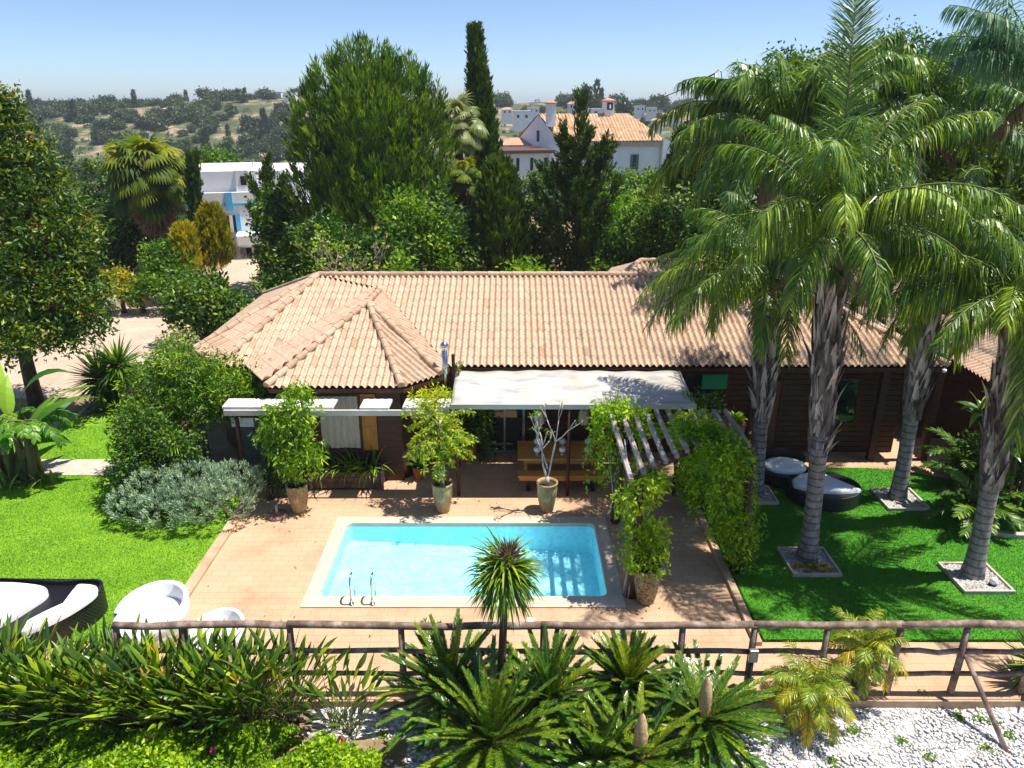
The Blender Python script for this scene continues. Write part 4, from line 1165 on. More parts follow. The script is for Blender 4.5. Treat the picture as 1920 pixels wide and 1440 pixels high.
# rounded white volume on the right
mb = MB(); x, y, z = at(556, 345, YB + 1)
lathe(mb, [(1.05, -5), (1.05, .2), (.95, .55), (.6, .85), (.001, .98)], (x, YB + 1.2, z), 24); mb.build('stair_turret', M['white_wall'], bh, smooth=True)
gt = thing('gate', 'grey metal gate under the balcony of the blue trimmed house', 'gate', (at(452, 486, YB - 1.9)[0], YB - 1.9, 0))
for i in range(11):
    pxx = 440 + i * 2.3; a = at(pxx, 486, YB - 1.9)
    mb = MB(); box(mb, a[0] - .012, a[0] + .012, YB - 1.93, YB - 1.9, .02, .75); mb.build('bar', M['grey_metal'], gt)
a, b = at(439, 480, YB - 1.9), at(465, 480, YB - 1.9)
for z in (.05, .72): 
    mb = MB(); box(mb, a[0], b[0], YB - 1.9, YB - 1.87, z, z + .05); mb.build('rail', M['grey_metal'], gt)
ant = thing('antenna_mast', 'thin dark mast rising from the blue trimmed house roof', 'mast', at(474, 350, YB + 3))
a = at(474, 352, YB + 3); b = at(474, 297, YB + 3)
mb = MB(); tube(mb, [a, b], .035, 6); mb.build('pole', M['grey_metal'], ant)
mb = MB(); tube(mb, [(a[0] - .35, a[1], b[2] - .1), (a[0] + .35, a[1], b[2] - .1)], .02, 5); mb.build('crossbar', M['grey_metal'], ant)

# villa on the rise
YV = 88
v0 = at(1033, 262, YV); v1 = at(1243, 262, YV)
vil = thing('white_villa', 'large white villa with orange tiled gable roof and two chimneys', 'house', (v0[0] + 6, YV + 3, -.1))
ang = math.radians(13); ca, sa = math.cos(ang), math.sin(ang)
LV = (v1[0] - v0[0]) * .985; DV = 7.6
def vp(u, w, z): return (v0[0] + u * ca - w * sa * 1.6, v0[1] + u * sa * .0 + w * ca, z)
ez = at(1033, 262, YV)[2]; rz = at(1033, 213, YV + DV / 2)[2]
mb = MB()
P = [vp(0, 0, 0), vp(LV, 0, 0), vp(LV, DV, 0), vp(0, DV, 0)]
v = [(p[0], p[1], -.5) for p in P] + [(p[0], p[1], ez) for p in P] + [vp(0, DV / 2, rz - .12)]
mb.addp(v, [[0, 1, 5, 4], [1, 2, 6, 5], [2, 3, 7, 6], [3, 0, 4, 8, 7], [3, 2, 1, 0]])
mb.build('wall', M['white_wall'], vil)
mb = MB()
e0, e1 = vp(-.1, -.55, ez - .12), vp(LV + .3, -.55, ez - .12); r0, r1 = vp(.0, DV / 2, rz), vp(LV - 1.3, DV / 2, rz)
b0, b1 = vp(-.1, DV + .5, ez - .12), vp(LV + .3, DV + .5, ez - .12)
roof_face(mb, [e0, e1, r1, r0], X, pitch=.4, row=.6, amp=.07)
roof_face(mb, [b1, b0, r0, r1], X, pitch=.4, row=.6, amp=.07)
roof_face(mb, [e1, b1, r1], nrm(np.subtract(b1, e1)), pitch=.4, row=.6, amp=.07)
vr = mb.build('roof', M['old_tile'], vil)
mb = MB(); e0a, e1a = np.array(e0), np.array(e1)
prism(mb, [(e0[0], e0[1] + .2), (e1[0], e1[1] + .2), (e1[0], e1[1] + .5), (e0[0], e0[1] + .5)], ez - .75, ez - .22); mb.build('cornice', M['stone'], vil)
for pxx, top, wpx, base, Yc in ((1023, 190, 15, 226, YV + 1.2), (1143, 186, 18, 222, YV + DV / 2)):
    a = at(pxx, base, Yc); b = at(pxx, top, Yc); w = wpx * ppm(Yc, 7) / 2
    mb = MB(); box(mb, a[0] - w, a[0] + w, Yc - w, Yc + w, a[2] - .6, b[2] - .25); co = mb.build('chimney', M['white_wall'], vr)
    mb = MB(); box(mb, a[0] - w * 1.3, a[0] + w * 1.3, Yc - w * 1.3, Yc + w * 1.3, b[2] - .25, b[2] - .12)
    mb.addp([(a[0] - w * 1.3, Yc - w * 1.3, b[2] - .12), (a[0] + w * 1.3, Yc - w * 1.3, b[2] - .12), (a[0] + w * 1.3, Yc + w * 1.3, b[2] - .12), (a[0] - w * 1.3, Yc + w * 1.3, b[2] - .12), (a[0], Yc, b[2] + .15)], [[0, 1, 4], [1, 2, 4], [2, 3, 4], [3, 0, 4]])
    mb.build('chimney_cap', M['red_tile'], vr)
    if pxx > 1100:
        mb = MB(); box(mb, a[0] - w * .62, a[0] + w * .62, Yc - w - .03, Yc - w + .01, b[2] - 1.15, b[2] - .35); mb.build('chimney_opening', M['dark'], vr)
        mb = MB(); tube(mb, [(a[0], Yc - w - .06, b[2] - 1.0), (a[0], Yc - w - .06, b[2] - .55)], [.12, .1], 8); mb.build('chimney_pot', M['white_gloss'], vr)
mb = MB(); g0 = vp(-.04, DV * .47, 0); g1 = vp(-.04, DV * .53, 0)
prism(mb, [(g0[0] - .03, g0[1]), (g0[0] + .05, g0[1]), (g1[0] + .05, g1[1]), (g1[0] - .03, g1[1])], ez - .3, ez + .9); mb.build('window', M['dark'], vil)
for pxx in (1124, 1182): wbox(vil, 'shutter', pxx - 9, pxx + 9, 290, 318, YV - .08, .06, 'glass_teal')
for pxx in (1124, 1182): wbox(vil, 'window', pxx - 4, pxx + 4, 291, 318, YV - .12, .03, 'dark')
an = thing('white_annex', 'low white annex with brown roof edge left of the villa gable', 'house', (at(985, 300, YV - 4)[0], YV - 4, 0))
wbox(an, 'wall', 944, 1030, 288, 335, YV - 5, 6, 'white_wall', z0=-.5)
wbox(an, 'roof', 938, 1036, 282, 288, YV - 5.6, 7, 'brown_door')
for pxx in (966, 993, 1020): wbox(an, 'window', pxx - 3, pxx + 3, 296, 320, YV - 5.04, .05, 'dark')
an2 = thing('white_annex', 'small white outbuilding with pitched terracotta roof behind the annex', 'house', (at(965, 280, YV + 4)[0], YV + 4, 0))
wbox(an2, 'wall', 935, 990, 272, 330, YV + 3, 5, 'white_wall', z0=-.5)
a, b, c_ = at(930, 272, YV + 2.7), at(1000, 272, YV + 2.7), at(962, 258, YV + 5)
mb = MB(); mb.addp([a, b, (b[0], YV + 8.4, b[2]), (a[0], YV + 8.4, a[2]), (c_[0], c_[1], c_[2]), (c_[0] + 1, c_[1], c_[2])], [[0, 1, 5, 4], [1, 2, 5], [2, 3, 4, 5], [3, 0, 4]]); mb.build('roof', M['red_tile'], an2)
an3 = thing('white_annex', 'white side wing with a sloping parapet right of the villa', 'house', (at(1265, 290, YV + 2)[0], YV + 2, 0))
a0_, a1_, a2_ = at(1241, 258, YV + 1), at(1268, 272, YV + 1), at(1292, 276, YV + 1)
mb = MB()
v = [(a0_[0], YV + 1, -.5), (a2_[0], YV + 1, -.5), a2_, a1_, a0_]; v2 = [(p[0], YV + 5, p[2]) for p in v]
mb.addp(v + v2, [[0, 1, 2, 3, 4], [9, 8, 7, 6, 5], [1, 6, 7, 2], [2, 7, 8, 3], [3, 8, 9, 4], [0, 4, 9, 5]]); mb.build('wall', M['white_wall'], an3)
wbox(an3, 'window', 1245, 1254, 288, 312, YV + .93, .06, 'dark')

# power line
pp0 = at(1342, 137, 60); pole = thing('power_pole', 'distant power pole with hooked top above the palms', 'pole', (pp0[0], 60, 0))
mb = MB(); tube(mb, [(pp0[0], 60, 0), (pp0[0], 60, pp0[2])], [.14, .09], 8); mb.build('mast', M['grey_metal'], pole, smooth=True)
mb = MB(); tube(mb, [(pp0[0], 60, pp0[2]), (pp0[0] + .15, 60, pp0[2] + .22), (pp0[0] + .4, 60, pp0[2] + .1), (pp0[0] + .6, 60, pp0[2] - 1)], .04, 6); mb.build('bracket', M['grey_metal'], pole, smooth=True)
pe = at(1195, 192, 150); mb = MB()
pts = []
for i in range(13):
    t = i / 12; pts.append((pp0[0] * (1 - t) + pe[0] * t, 60 * (1 - t) + pe[1] * t, pp0[2] * (1 - t) + pe[2] * t - 2.0 * t * (1 - t)))
tube(mb, pts, .06, 5); tag(mb.build('power_line', M['rope'], loc=pp0, smooth=True), 'thin dark overhead cable running down to the left of the power pole', 'cable')

# far houses on the ridge
FARH = [(318, 207, 300, 26, 10, 1, 'small white house with red roof high on the left ridge'), (166, 218, 330, 30, 6, 0, 'low pale flat building on the far left ridge'), (545, 200, 330, 22, 9, 0, 'white house on the ridge beside the big pine'), (522, 196, 342, 14, 6, 0, 'small pale house on the ridge left of another by the pine'),
        (950, 208, 240, 20, 10, 1, 'small terracotta roofed house beside the tall cypress'), (978, 216, 200, 34, 13, 0, 'pale blue white house left of the villa chimney'), (1000, 206, 245, 22, 8, 0, 'white house partly hidden by the left villa chimney'), (1075, 198, 260, 20, 12, 1, 'far house with reddish roof behind the conifer tip'), (1105, 209, 240, 46, 8, 0, 'long low white house above the villa ridge'),
        (1200, 203, 300, 18, 8, 0, 'little white house under the power line'), (1222, 206, 280, 18, 8, 0, 'white cube house right of the villa ridge'), (1265, 212, 260, 20, 9, 1, 'pinkish house at the right end of the far ridge'), (1232, 228, 230, 20, 9, 1, 'low house with tan roof just right of the villa roof')]
for px, py, Y, w, h, rf, lab in FARH:
    a = at(px, py + h / 2, Y); s = ppm(Y, 0); W_ = w * s; Hh = h * s; a = (a[0], a[1], max(a[2], H(a[0], Y) + 1.2))
    o = thing('distant_house', lab, 'house', (a[0], Y, a[2]))
    mb = MB(); box(mb, a[0] - W_ / 2, a[0] + W_ / 2, Y, Y + W_ * .7, a[2] - 3, a[2] + Hh * (.7 if rf else 1)); mb.build('wall', M['white_wall'], o)
    zt = a[2] + Hh * (.7 if rf else 1)
    mb = MB()
    if rf:
        e = .3; mb.addp([(a[0] - W_ / 2 - e, Y - e, zt), (a[0] + W_ / 2 + e, Y - e, zt), (a[0] + W_ / 2 + e, Y + W_ * .7 + e, zt), (a[0] - W_ / 2 - e, Y + W_ * .7 + e, zt), (a[0] - W_ / 4, Y + W_ * .35, zt + Hh * .4), (a[0] + W_ / 4, Y + W_ * .35, zt + Hh * .4)], [[0, 1, 5, 4], [1, 2, 5], [2, 3, 4, 5], [3, 0, 4], [3, 2, 1, 0]])
        mb.build('roof', M['red_tile'], o)
    else:
        box(mb, a[0] - W_ / 2 - .15, a[0] + W_ / 2 + .15, Y - .15, Y + W_ * .7 + .15, zt, zt + Hh * .08); mb.build('parapet', M['white_wall'], o)
    for q in (-.25, .2):
        mb = MB(); box(mb, a[0] + q * W_, a[0] + (q + .13) * W_, Y - .06, Y + .02, a[2] + Hh * .1, a[2] + Hh * .5); mb.build('window', M['dark'], o)

# neighbours turned towards the sun so their white fronts get lit
for o_, a_ in ((bh, 14), (vil, 12), (an, 14), (an2, 14), (an3, 8)): o_.rotation_euler = (0, 0, math.radians(a_))
# ------------------------------------------------------------------ trees
def blob(px, py, rpx, rpy, Y, dr=1.0):
    c = at(px, py, Y); s = ppm(Y, c[2])
    return (c, (rpx * s, rpx * s * dr, rpy * s / CT))
def limb_tree(o, x, y, z0, th, r, blobs, bark, lean=(0, 0), n=7, jit=.04):
    mb = MB()
    top = np.array((x + lean[0], y + lean[1], z0 + th))
    P = [np.array((x, y, z0 - .1)), np.array((x + lean[0] * .3, y + lean[1] * .3, z0 + th * .5)), top]
    tube(mb, P, [r * 1.25, r, r * .8], n, jit=jit)
    for c, rr in blobs:
        c = np.array(c); d = c - top
        mid = top + d * .5 + np.array((0, 0, .1 * np.linalg.norm(d)))
        tube(mb, [top - (0, 0, .05), mid, c + (0, 0, rr[2] * .35)], [r * .55, r * .35, r * .08], 5)
    return mb.build('trunk', bark, o, smooth=True)
def tree(name, label, cat, base, th, r, blobs, leaf, dens, k, cr, L, W, bark='bark_brown', group=None, lean=(0, 0), **kw):
    x, y = base; z = H(x, y)
    o = thing(name, label, cat, (x, y, z), group)
    limb_tree(o, x, y, z, th, r, blobs, M[bark], lean)
    mb = MB(); crown(mb, blobs, dens, k, cr, L, W, **kw)
    mb.build('crown', M[leaf], o)
    return o
def bush(name, label, cat, base, blobs, leaf, dens, k, cr, L, W, group=None, stems=5, **kw):
    x, y = base; z = H(x, y)
    o = thing(name, label, cat, (x, y, z), group)
    mb = MB()
    for i in range(stems):
        c, rr = blobs[i % len(blobs)]
        e = np.array(c) + RNG.normal(size=3) * np.array(rr) * .3
        b = np.array((x + RNG.normal() * rr[0] * .2, y + RNG.normal() * rr[1] * .2, z - .05))
        tube(mb, [b, (b + e) / 2 + RNG.normal(size=3) * .05, e], [.035, .025, .01], 5)
    mb.build('stem', M['bark_brown'], o, smooth=True)
    mb = MB(); crown(mb, blobs, dens, k, cr, L, W, **kw)
    mb.build('foliage', M[leaf], o)
    return o

# big pine behind the house
PY_ = 36
bl = [blob(*q, PY_ + d_) for d_, q in ((0, (688, 160, 60, 52)), (.3, (632, 195, 48, 58)), (-.2, (745, 188, 50, 58)), (.2, (596, 255, 44, 62)), (0, (786, 215, 38, 54)), (-1.2, (690, 240, 62, 74)), (-.8, (640, 300, 56, 70)), (-.8, (745, 290, 56, 72)), (0, (592, 330, 42, 64)), (0, (806, 300, 38, 66)), (-1.4, (690, 350, 64, 64)), (-1, (620, 390, 46, 54)), (-1, (770, 380, 56, 60)), (-.5, (816, 375, 32, 50)), (-.5, (580, 400, 30, 44)), (-1.2, (700, 425, 80, 50)), (2, (690, 260, 76, 100)), (2, (690, 370, 90, 70)))]
px_, py_, _ = at(690, 400, PY_)
o = thing('pine_tree', 'huge rounded dark pine tree rising behind the tiled roof', 'tree', (px_, py_, 0))
limb_tree(o, px_, py_, 0, 3.5, .26, bl, M['bark_brown'])
mb = MB()
for c, r in bl:
    n = int(28 * (r[0] * r[1] + r[0] * r[2] + r[1] * r[2])); d = rdir(n, -.75)
    rad = RNG.uniform(.5, 1, n) ** .45
    ctr = np.array(c) + d * np.array(r) * rad[:, None]
    cv = np.clip(.5 + .25 * RNG.normal(size=n) * .9 + .1 * (rad - .8), 0, 1)
    tufts(mb, ctr, d * .5 + np.array([0, 0, 1.0]) + .22 * RNG.normal(size=(n, 3)), 20, .75, .06, .34, .055, cv, .5, .2)
mb.build('crown', M['lf_pine'], o)

# cypresses: sprays hugging a tapering column
def cypress(label, Y, px, ytop, ybot, wpx, leaf, n, cat='tree', group=None, lean=0.0, flare=.5, open_=0.0, up=1.4, name='cypress_tree', vb=.42, L=.26, W=.07, k=16, tl=.5):
    c = at(px, ybot, Y); t = at(px + lean, ytop, Y); zb = max(H(c[0], Y), c[2]); s = ppm(Y, 3)
    R = wpx * s / 2; Ht = t[2] - zb
    o = thing(name, label, cat, (c[0], Y, H(c[0], Y)), group)
    mb = MB(); tube(mb, [(c[0], Y, H(c[0], Y) - .1), ((c[0] + t[0]) / 2, Y, zb + Ht * .5), (t[0], Y, zb + Ht * .93)], [.14, .09, .02], 7, jit=.03); mb.build('trunk', M['bark_brown'], o, smooth=True)
    h = RNG.uniform(0, 1, n) ** .9
    prof = np.clip((1 - h) ** flare * (.55 + .45 * np.clip(h * 6, 0, 1)), 0, 1)
    a = RNG.uniform(0, 6.283, n)
    rr = R * prof * RNG.uniform(.55, 1.0, n) * (1 + open_ * np.sin(a * 3 + h * 16))
    xx = c[0] + (t[0] - c[0]) * h
    ctr = np.stack([xx + rr * np.cos(a), Y + rr * np.sin(a), zb + h * Ht], 1)
    d = np.stack([np.cos(a) * (.6 + open_), np.sin(a) * (.6 + open_), np.full(n, up)], 1) + .2 * RNG.normal(size=(n, 3))
    mb = MB(); tufts(mb, ctr, d, k, tl, .04, L, W, np.clip(vb + .2 * RNG.normal(size=n), 0, 1), .45, .25)
    mb.build('foliage', M[leaf], o)
    return o
cypress('very tall slender dark cypress against the sky', 40, 916, 66, 400, 74, 'lf_cypress', 1600, lean=-26, flare=.85, vb=.35)
cypress('broad bushy cypress in front of the tall slender cypress', 33, 935, 318, 520, 118, 'lf_cypress', 1500, flare=.45, vb=.45)
cypress('narrow leaning dark cypress beside the fan palm on the left', 40, 372, 298, 500, 17, 'lf_cypress', 420, lean=-10, flare=.4, vb=.3)
cypress('plump golden green conical thuja by the driveway end', 38, 397, 400, 505, 84, 'lf_gold', 800, flare=.62, vb=.33, name='thuja', cat='conifer')
cypress('small bright yellow conifer below the fan palm', 36, 347, 438, 520, 56, 'lf_gold', 500, flare=.5, vb=.62, name='thuja', cat='conifer')
cypress('dark upright conifer beside the right wing of the villa', 38, 1277, 258, 500, 84, 'lf_cypress', 800, flare=.75, open_=.3, vb=.32)
# open conifer with upswept branches in front of the villa
def upswept(label, Y, px, ytop, ybot, wpx, nb, leaf='lf_cypress', name='conifer_tree', vb=.34):
    c = at(px, ybot, Y); t = at(px, ytop, Y); z0 = H(c[0], Y); s = ppm(Y, 4); R = wpx * s / 2; Ht = t[2] - c[2]
    o = thing(name, label, 'tree', (c[0], Y, z0))
    tr = MB(); tube(tr, [(c[0], Y, z0 - .1), (c[0], Y, c[2] + Ht * .5), (c[0], Y, t[2] - .1)], [.16, .10, .02], 7, jit=.03)
    mb = MB()
    n = int(Ht * 34); h = RNG.uniform(.0, 1, n); a = RNG.uniform(0, 6.28, n)
    rr = RNG.uniform(.1, 1, n) * R * .34 * (1 - h) ** .7 + .03
    tufts(mb, np.stack([c[0] + rr * np.cos(a), Y + rr * np.sin(a), c[2] + h * Ht], 1), np.stack([np.cos(a) * .5, np.sin(a) * .5, 1.1 + 0 * a], 1), 14, .45, .05, .24, .065, np.clip(vb + .18 * RNG.normal(size=n), 0, 1), .5, .2)
    for i in range(nb):
        h = (i + .5) / nb * .72; a = i * 2.4 + RNG.normal() * .3
        Lb = R * (1.2 - h) * RNG.uniform(1.05, 1.6)
        p = np.array((c[0], Y, c[2] + h * Ht)); d = np.array((math.cos(a), math.sin(a), .55))
        pts = [p]
        for q in range(6):
            d = nrm(d + np.array((0, 0, .17))); p = p + d * Lb / 5; pts.append(p)
        tube(tr, pts, np.linspace(.045, .012, 7), 5)
        pts = np.array(pts); tt = RNG.uniform(.15, 1, 46); ii = np.minimum((tt * 6).astype(int), 5); fr = (tt * 6 - ii)[:, None]
        cc = pts[ii] * (1 - fr) + pts[ii + 1] * fr; dd = pts[ii + 1] - pts[ii]
        tufts(mb, cc + RNG.normal(size=(46, 3)) * .07, nrm(dd) + .55 * RNG.normal(size=(46, 3)) * .6, 12, .3, .04, .2, .06, np.clip(vb + .2 * RNG.normal(size=46), 0, 1), .5, .15)
    tr.build('trunk', M['bark_brown'], o, smooth=True); mb.build('foliage', M[leaf], o)
upswept('dark conifer with upswept branches in front of the villa roof', 33, 1080, 188, 520, 150, 34)
upswept('dark young conifer with spiky top in front of the white house', 38, 520, 306, 470, 92, 16, vb=.4)
tree('broadleaf_tree', 'dense green tree below the spiky conifer at the driveway end', 'tree', at(515, 500, 36)[:2], 1.6, .14, [blob(522, 410, 40, 50, 36), blob(535, 460, 46, 55, 36), blob(516, 500, 34, 45, 36), blob(550, 500, 45, 55, 35)], 'lf_dark', 30, 20, .22, .22, .13, vb=.45)

# undergrowth between the pine and the palms
UG = [('dark rounded shrub at the foot of the big pine', 30, [(610, 470, 60, 60), (660, 500, 70, 50), (720, 490, 60, 60)], 'lf_dark', .35),
      ('bright green shrub in front of the pine on its right side', 31, [(760, 420, 42, 60), (800, 460, 50, 60), (745, 480, 50, 50)], 'lf_mid', .45),
      ('olive green bush between the pine and the broad cypress', 32, [(820, 430, 40, 70), (850, 490, 50, 50)], 'lf_dark', .42),
      ('yellow green shrub behind the upswept conifer', 40, [(1170, 410, 48, 48), (1200, 440, 40, 55), (1140, 450, 45, 50)], 'lf_lime', .4),
      ('dark green bush left of the upswept conifer', 34, [(1010, 440, 40, 70), (1030, 500, 60, 45)], 'lf_cypress', .5),
      ('shadowed bush right of the upswept conifer', 33, [(1140, 490, 60, 50), (1180, 500, 60, 50), (1120, 450, 30, 50)], 'lf_dark', .4),
      ('olive shrub beside the leftmost palm crown', 32, [(1240, 460, 55, 60), (1230, 400, 35, 45), (1290, 440, 45, 60)], 'lf_dark', .55),
      ('small bright plant peeping over the ridge of the roof', 27, [(752, 505, 16, 22), (745, 515, 22, 14)], 'lf_lime', .35),
      ('low yellowish plant peeping over the ridge near the middle', 27, [(985, 512, 26, 16), (1010, 510, 14, 14)], 'lf_lime', .45)]
for lab, Y, bs, lf, vb in UG:
    b = [blob(*q, Y) for q in bs]
    tree('garden_shrub', lab, 'shrub', (b[0][0][0], Y), .5, .08, b, lf, 26, 18, .22, .22, .12, vb=vb, group='shrubs behind the house')
# trees just over the ridge line that close the gaps low down
b = [blob(880, 470, 40, 70, 34), blob(985, 480, 45, 60, 35)]
tree('garden_shrub', 'dark shrub under the pale fan palm', 'shrub', (b[0][0][0], 34), .5, .08, b, 'lf_dark', 26, 18, .22, .22, .12, vb=.35, group='shrubs behind the house')

# leafless pinkish tree with a few yellow leaves
x, y, z = at(640, 530, 28); o = thing('bare_tree', 'leafless pinkish tree with scattered yellow leaves over the roof ridge', 'tree', (x, y, 0))
mb = MB(); tips = []
def branch(mb, p, d, L, r, lv, tips, sp=.6, kids=3, up=.12):
    pts = [p]; dd = d
    for i in range(4):
        dd = nrm(dd + RNG.normal(size=3) * .13 + np.array((0, 0, up * .3))); p = p + dd * L / 4; pts.append(p)
    tube(mb, pts, np.linspace(r, r * .6, 5), 5)
    if lv == 0: tips.append(p); return
    for i in range(kids):
        branch(mb, pts[-1 - (i % 2)], nrm(dd + RNG.normal(size=3) * sp + np.array((0, 0, up))), L * RNG.uniform(.62, .85), r * .6, lv - 1, tips, sp, kids, up)
for i in range(5):
    branch(mb, np.array((x, y, .8)), nrm(np.array((RNG.normal() * .6, RNG.normal() * .4, 1.2))), 1.35, .055, 3, tips, .5)
tube(mb, [(x, y, -.1), (x, y, .85)], [.13, .1], 7); mb.build('trunk', M['twig_pink'], o, smooth=True)
tp = np.array(tips); tp = np.concatenate([tp[tp[:, 0] < x + .2], tp[::4]])
mb = MB(); P = np.repeat(tp, 7, 0) + RNG.normal(size=(len(tp) * 7, 3)) * .12; leaves(mb, P, rdir(len(P)), .13, .09, RNG.uniform(.2, .9, len(P))); mb.build('leaf_scatter', M['lf_lime'], o)['kind'] = 'stuff'

# ------------------------------------------------------------------ fan palms
def fan(mb, c, d, R, nb, val, droop=.5, up=None):
    d = nrm(d); up = np.array((0, 0, 1.0)) if up is None else up
    s = nrm(np.cross(d, up) + RNG.normal(size=3) * .15); u = np.cross(s, d)
    a = np.linspace(-1.9, 1.9, nb)
    D = np.cos(a)[:, None] * d + np.sin(a)[:, None] * s + .15 * u
    straps(mb, np.repeat(c[None], nb, 0), D, R * (1 - .12 * np.abs(a) / 1.9), R * .16, droop, 3, [.25, 1, .7, .06], np.clip(val + .12 * RNG.normal(size=nb), 0, 1), side=np.cross(D, u))
def fan_palm(label, Y, px, ycr, Rpx, ytrunk, leaf, nf=34, skirt=None, name='fan_palm', deadfrac=.12):
    c = np.array(at(px, ycr, Y)); z0 = H(c[0], Y); s = ppm(Y, 5); R = Rpx * s
    o = thing(name, label, 'palm tree', (c[0], Y, z0))
    mb = MB(); tube(mb, [(c[0], Y, z0 - .1), (c[0] + .05, Y, (z0 + c[2]) / 2), c], [.3, .22, .2], 10, jit=.05); mb.build('trunk', M['bark_brown'], o, smooth=True)
    mb = MB(); st = MB()
    for i in range(nf):
        h = (i + .5) / nf; el = 1.35 - 2.15 * h; a = i * 2.4 + RNG.normal() * .2
        d = np.array((math.cos(a) * math.cos(el), math.sin(a) * math.cos(el), math.sin(el)))
        L = R * RNG.uniform(.45, .62); e = c + d * L + np.array((0, 0, -.1 * L))
        tube(st, [c, (c + e) / 2 + (0, 0, .06 * L), e], [.022, .018, .012], 4, caps=False)
        fan(mb, e, d + np.array((0, 0, -.35)), R * RNG.uniform(.40, .52), 21, np.clip(.5 - .3 * (h - .3) + .2 * RNG.normal(), 0, 1), 1.5)
    st.build('petiole', M['stem_palm'], o); mb.build('crown', M[leaf], o)
    if skirt:
        mb = MB(); zb = at(px, skirt, Y)[2]
        for i in range(90):
            h = RNG.uniform(0, 1); a = RNG.uniform(0, 6.28); el = -1.0 - .45 * h
            p = c + np.array((0, 0, (zb + R * .38 - c[2]) * h))
            d = np.array((math.cos(a) * math.cos(el), math.sin(a) * math.cos(el), math.sin(el)))
            fan(mb, p + d * R * .35 * (1 - .5 * h), d, R * .55 * (1 - .3 * h), 11, RNG.uniform(.1, .8), .5)
        mb.build('dead_skirt', M['lf_dead'], o)
    return o
fan_palm('shaggy fan palm with grey dead skirt by the driveway', 41, 275, 320, 100, 500, 'lf_fan', 60, skirt=432)
fan_palm('pale drooping fan palm between the big pine and the tall cypress', 38, 858, 232, 66, 510, 'lf_palefan', 34, skirt=None)
fan_palm('low fan palm with dead hanging fronds under the pale fan palm', 36, 868, 330, 52, 510, 'lf_fan', 22, skirt=500)

# ------------------------------------------------------------------ left background
JY = 22
bl = [blob(10, 260, 48, 90, JY), blob(50, 340, 75, 80, JY), blob(20, 430, 110, 110, JY), blob(105, 440, 74, 64, JY - .5), blob(50, 540, 110, 84, JY - 1), blob(130, 535, 68, 70, JY - 1), blob(155, 600, 50, 48, JY - 1.5), blob(60, 615, 86, 50, JY - 1.5), blob(10, 200, 22, 45, JY)]
x, y, z = at(40, 640, JY)
o = thing('seedpod_tree', 'large feathery tree with orange seed pods filling the left edge', 'tree', (x, y, H(x, y)))
limb_tree(o, x, y, 0, 2.6, .2, bl, M['bark_brown'])
mb = MB(); crown(mb, bl, 34, 24, .17, .19, .075, vb=.42, vs=.22, inner=.3, out=.4); mb.build('crown', M['lf_jaca'], o)
mb = MB()
for c, r in bl:
    n = int(1.8 * (r[0] * r[2])) + 2; d = rdir(n, -.4); d[:, 1] = -np.abs(d[:, 1]); cc = np.array(c) + d * np.array(r) * .97
    k = 16; P = np.repeat(cc, k, 0) + RNG.normal(size=(n * k, 3)) * .11; leaves(mb, P, rdir(n * k), .09, .05, RNG.uniform(0, 1, n * k))
mb.build('seed_pods', M['seed'], o)['kind'] = 'stuff'
bg_ = [('tall dark evergreen behind the fan palm on the left', 44, [(250, 380, 40, 60), (235, 440, 50, 70), (320, 440, 40, 70), (280, 470, 60, 50)], 'lf_dark', .25, 24),
       ('rounded green shrub under the dead skirt of the fan palm', 35, [(300, 488, 32, 34), (320, 510, 36, 30)], 'lf_mid', .4, 30),
       ('deep green tree left of the fan palm behind the seed pod tree', 46, [(180, 360, 34, 60), (195, 430, 42, 60), (170, 450, 50, 60)], 'lf_dark', .42, 24),
       ('bright yellow green shrub beside the driveway', 33, [(222, 527, 26, 22), (240, 545, 24, 16)], 'lf_gold', .6, 34),
       ('low clipped hedge shrub along the driveway wall', 33, [(262, 545, 30, 18), (300, 538, 30, 16), (335, 528, 24, 16)], 'lf_mid', .35, 34),
       ('dense round citrus like tree beside the left end of the roof', 28.5, [(380, 560, 56, 42), (345, 582, 44, 36), (425, 585, 46, 38), (385, 600, 62, 30)], 'lf_dark', .48, 30),
       ('small dark shrub at the driveway edge above the roof end', 30, [(508, 540, 24, 18), (530, 535, 20, 16)], 'lf_dark', .35, 34)]
for lab, Y, bs, lf, vb, dn in bg_:
    b = [blob(*q, Y) for q in bs]
    tree('garden_shrub' if 'shrub' in lab else 'broadleaf_tree', lab, 'shrub' if 'shrub' in lab else 'tree', (b[0][0][0], Y), .7, .1, b, lf, dn, 20, .17, .2, .12, vb=vb)
b = [blob(345, 640, 30, 26, 24), blob(320, 655, 22, 22, 24)]
tree('garden_shrub', 'pale variegated shrub between the driveway and the roof corner', 'shrub', (b[0][0][0], 24), .5, .05, b, 'lf_palefan', 26, 16, .15, .14, .07, vb=.7)
# villa hedge row
for i, (pxx, rp, lab) in enumerate(((1015, 34, 'leafy tree at the left end of the row before the villa'), (1130, 30, 'second leafy tree in the row before the villa, right of the conifer tip'), (1175, 30, 'leafy tree with pale trunk before the villa shutters'), (1220, 30, 'leafy tree before the right half of the villa wall'), (1262, 30, 'leafy tree before the right side wing of the villa'))):
    b = [blob(pxx, 346, rp, 22, 70), blob(pxx + 8, 358, rp, 22, 70)]
    tree('small_tree', lab, 'tree', (b[0][0][0], 70), 1.2, .09, b, 'lf_mid', 9, 22, .3, .34, .22, bark='twig_white', vb=.4, group='row of small trees before the villa')
b = [blob(1150, 372, 130, 22, 66), blob(1060, 372, 60, 22, 66), blob(1260, 372, 50, 26, 66)]
bush('hedge', 'long dark clipped hedge below the row of small trees', 'hedge', (b[0][0][0], 66), b, 'lf_dark', 9, 22, .3, .34, .22, vb=.35)
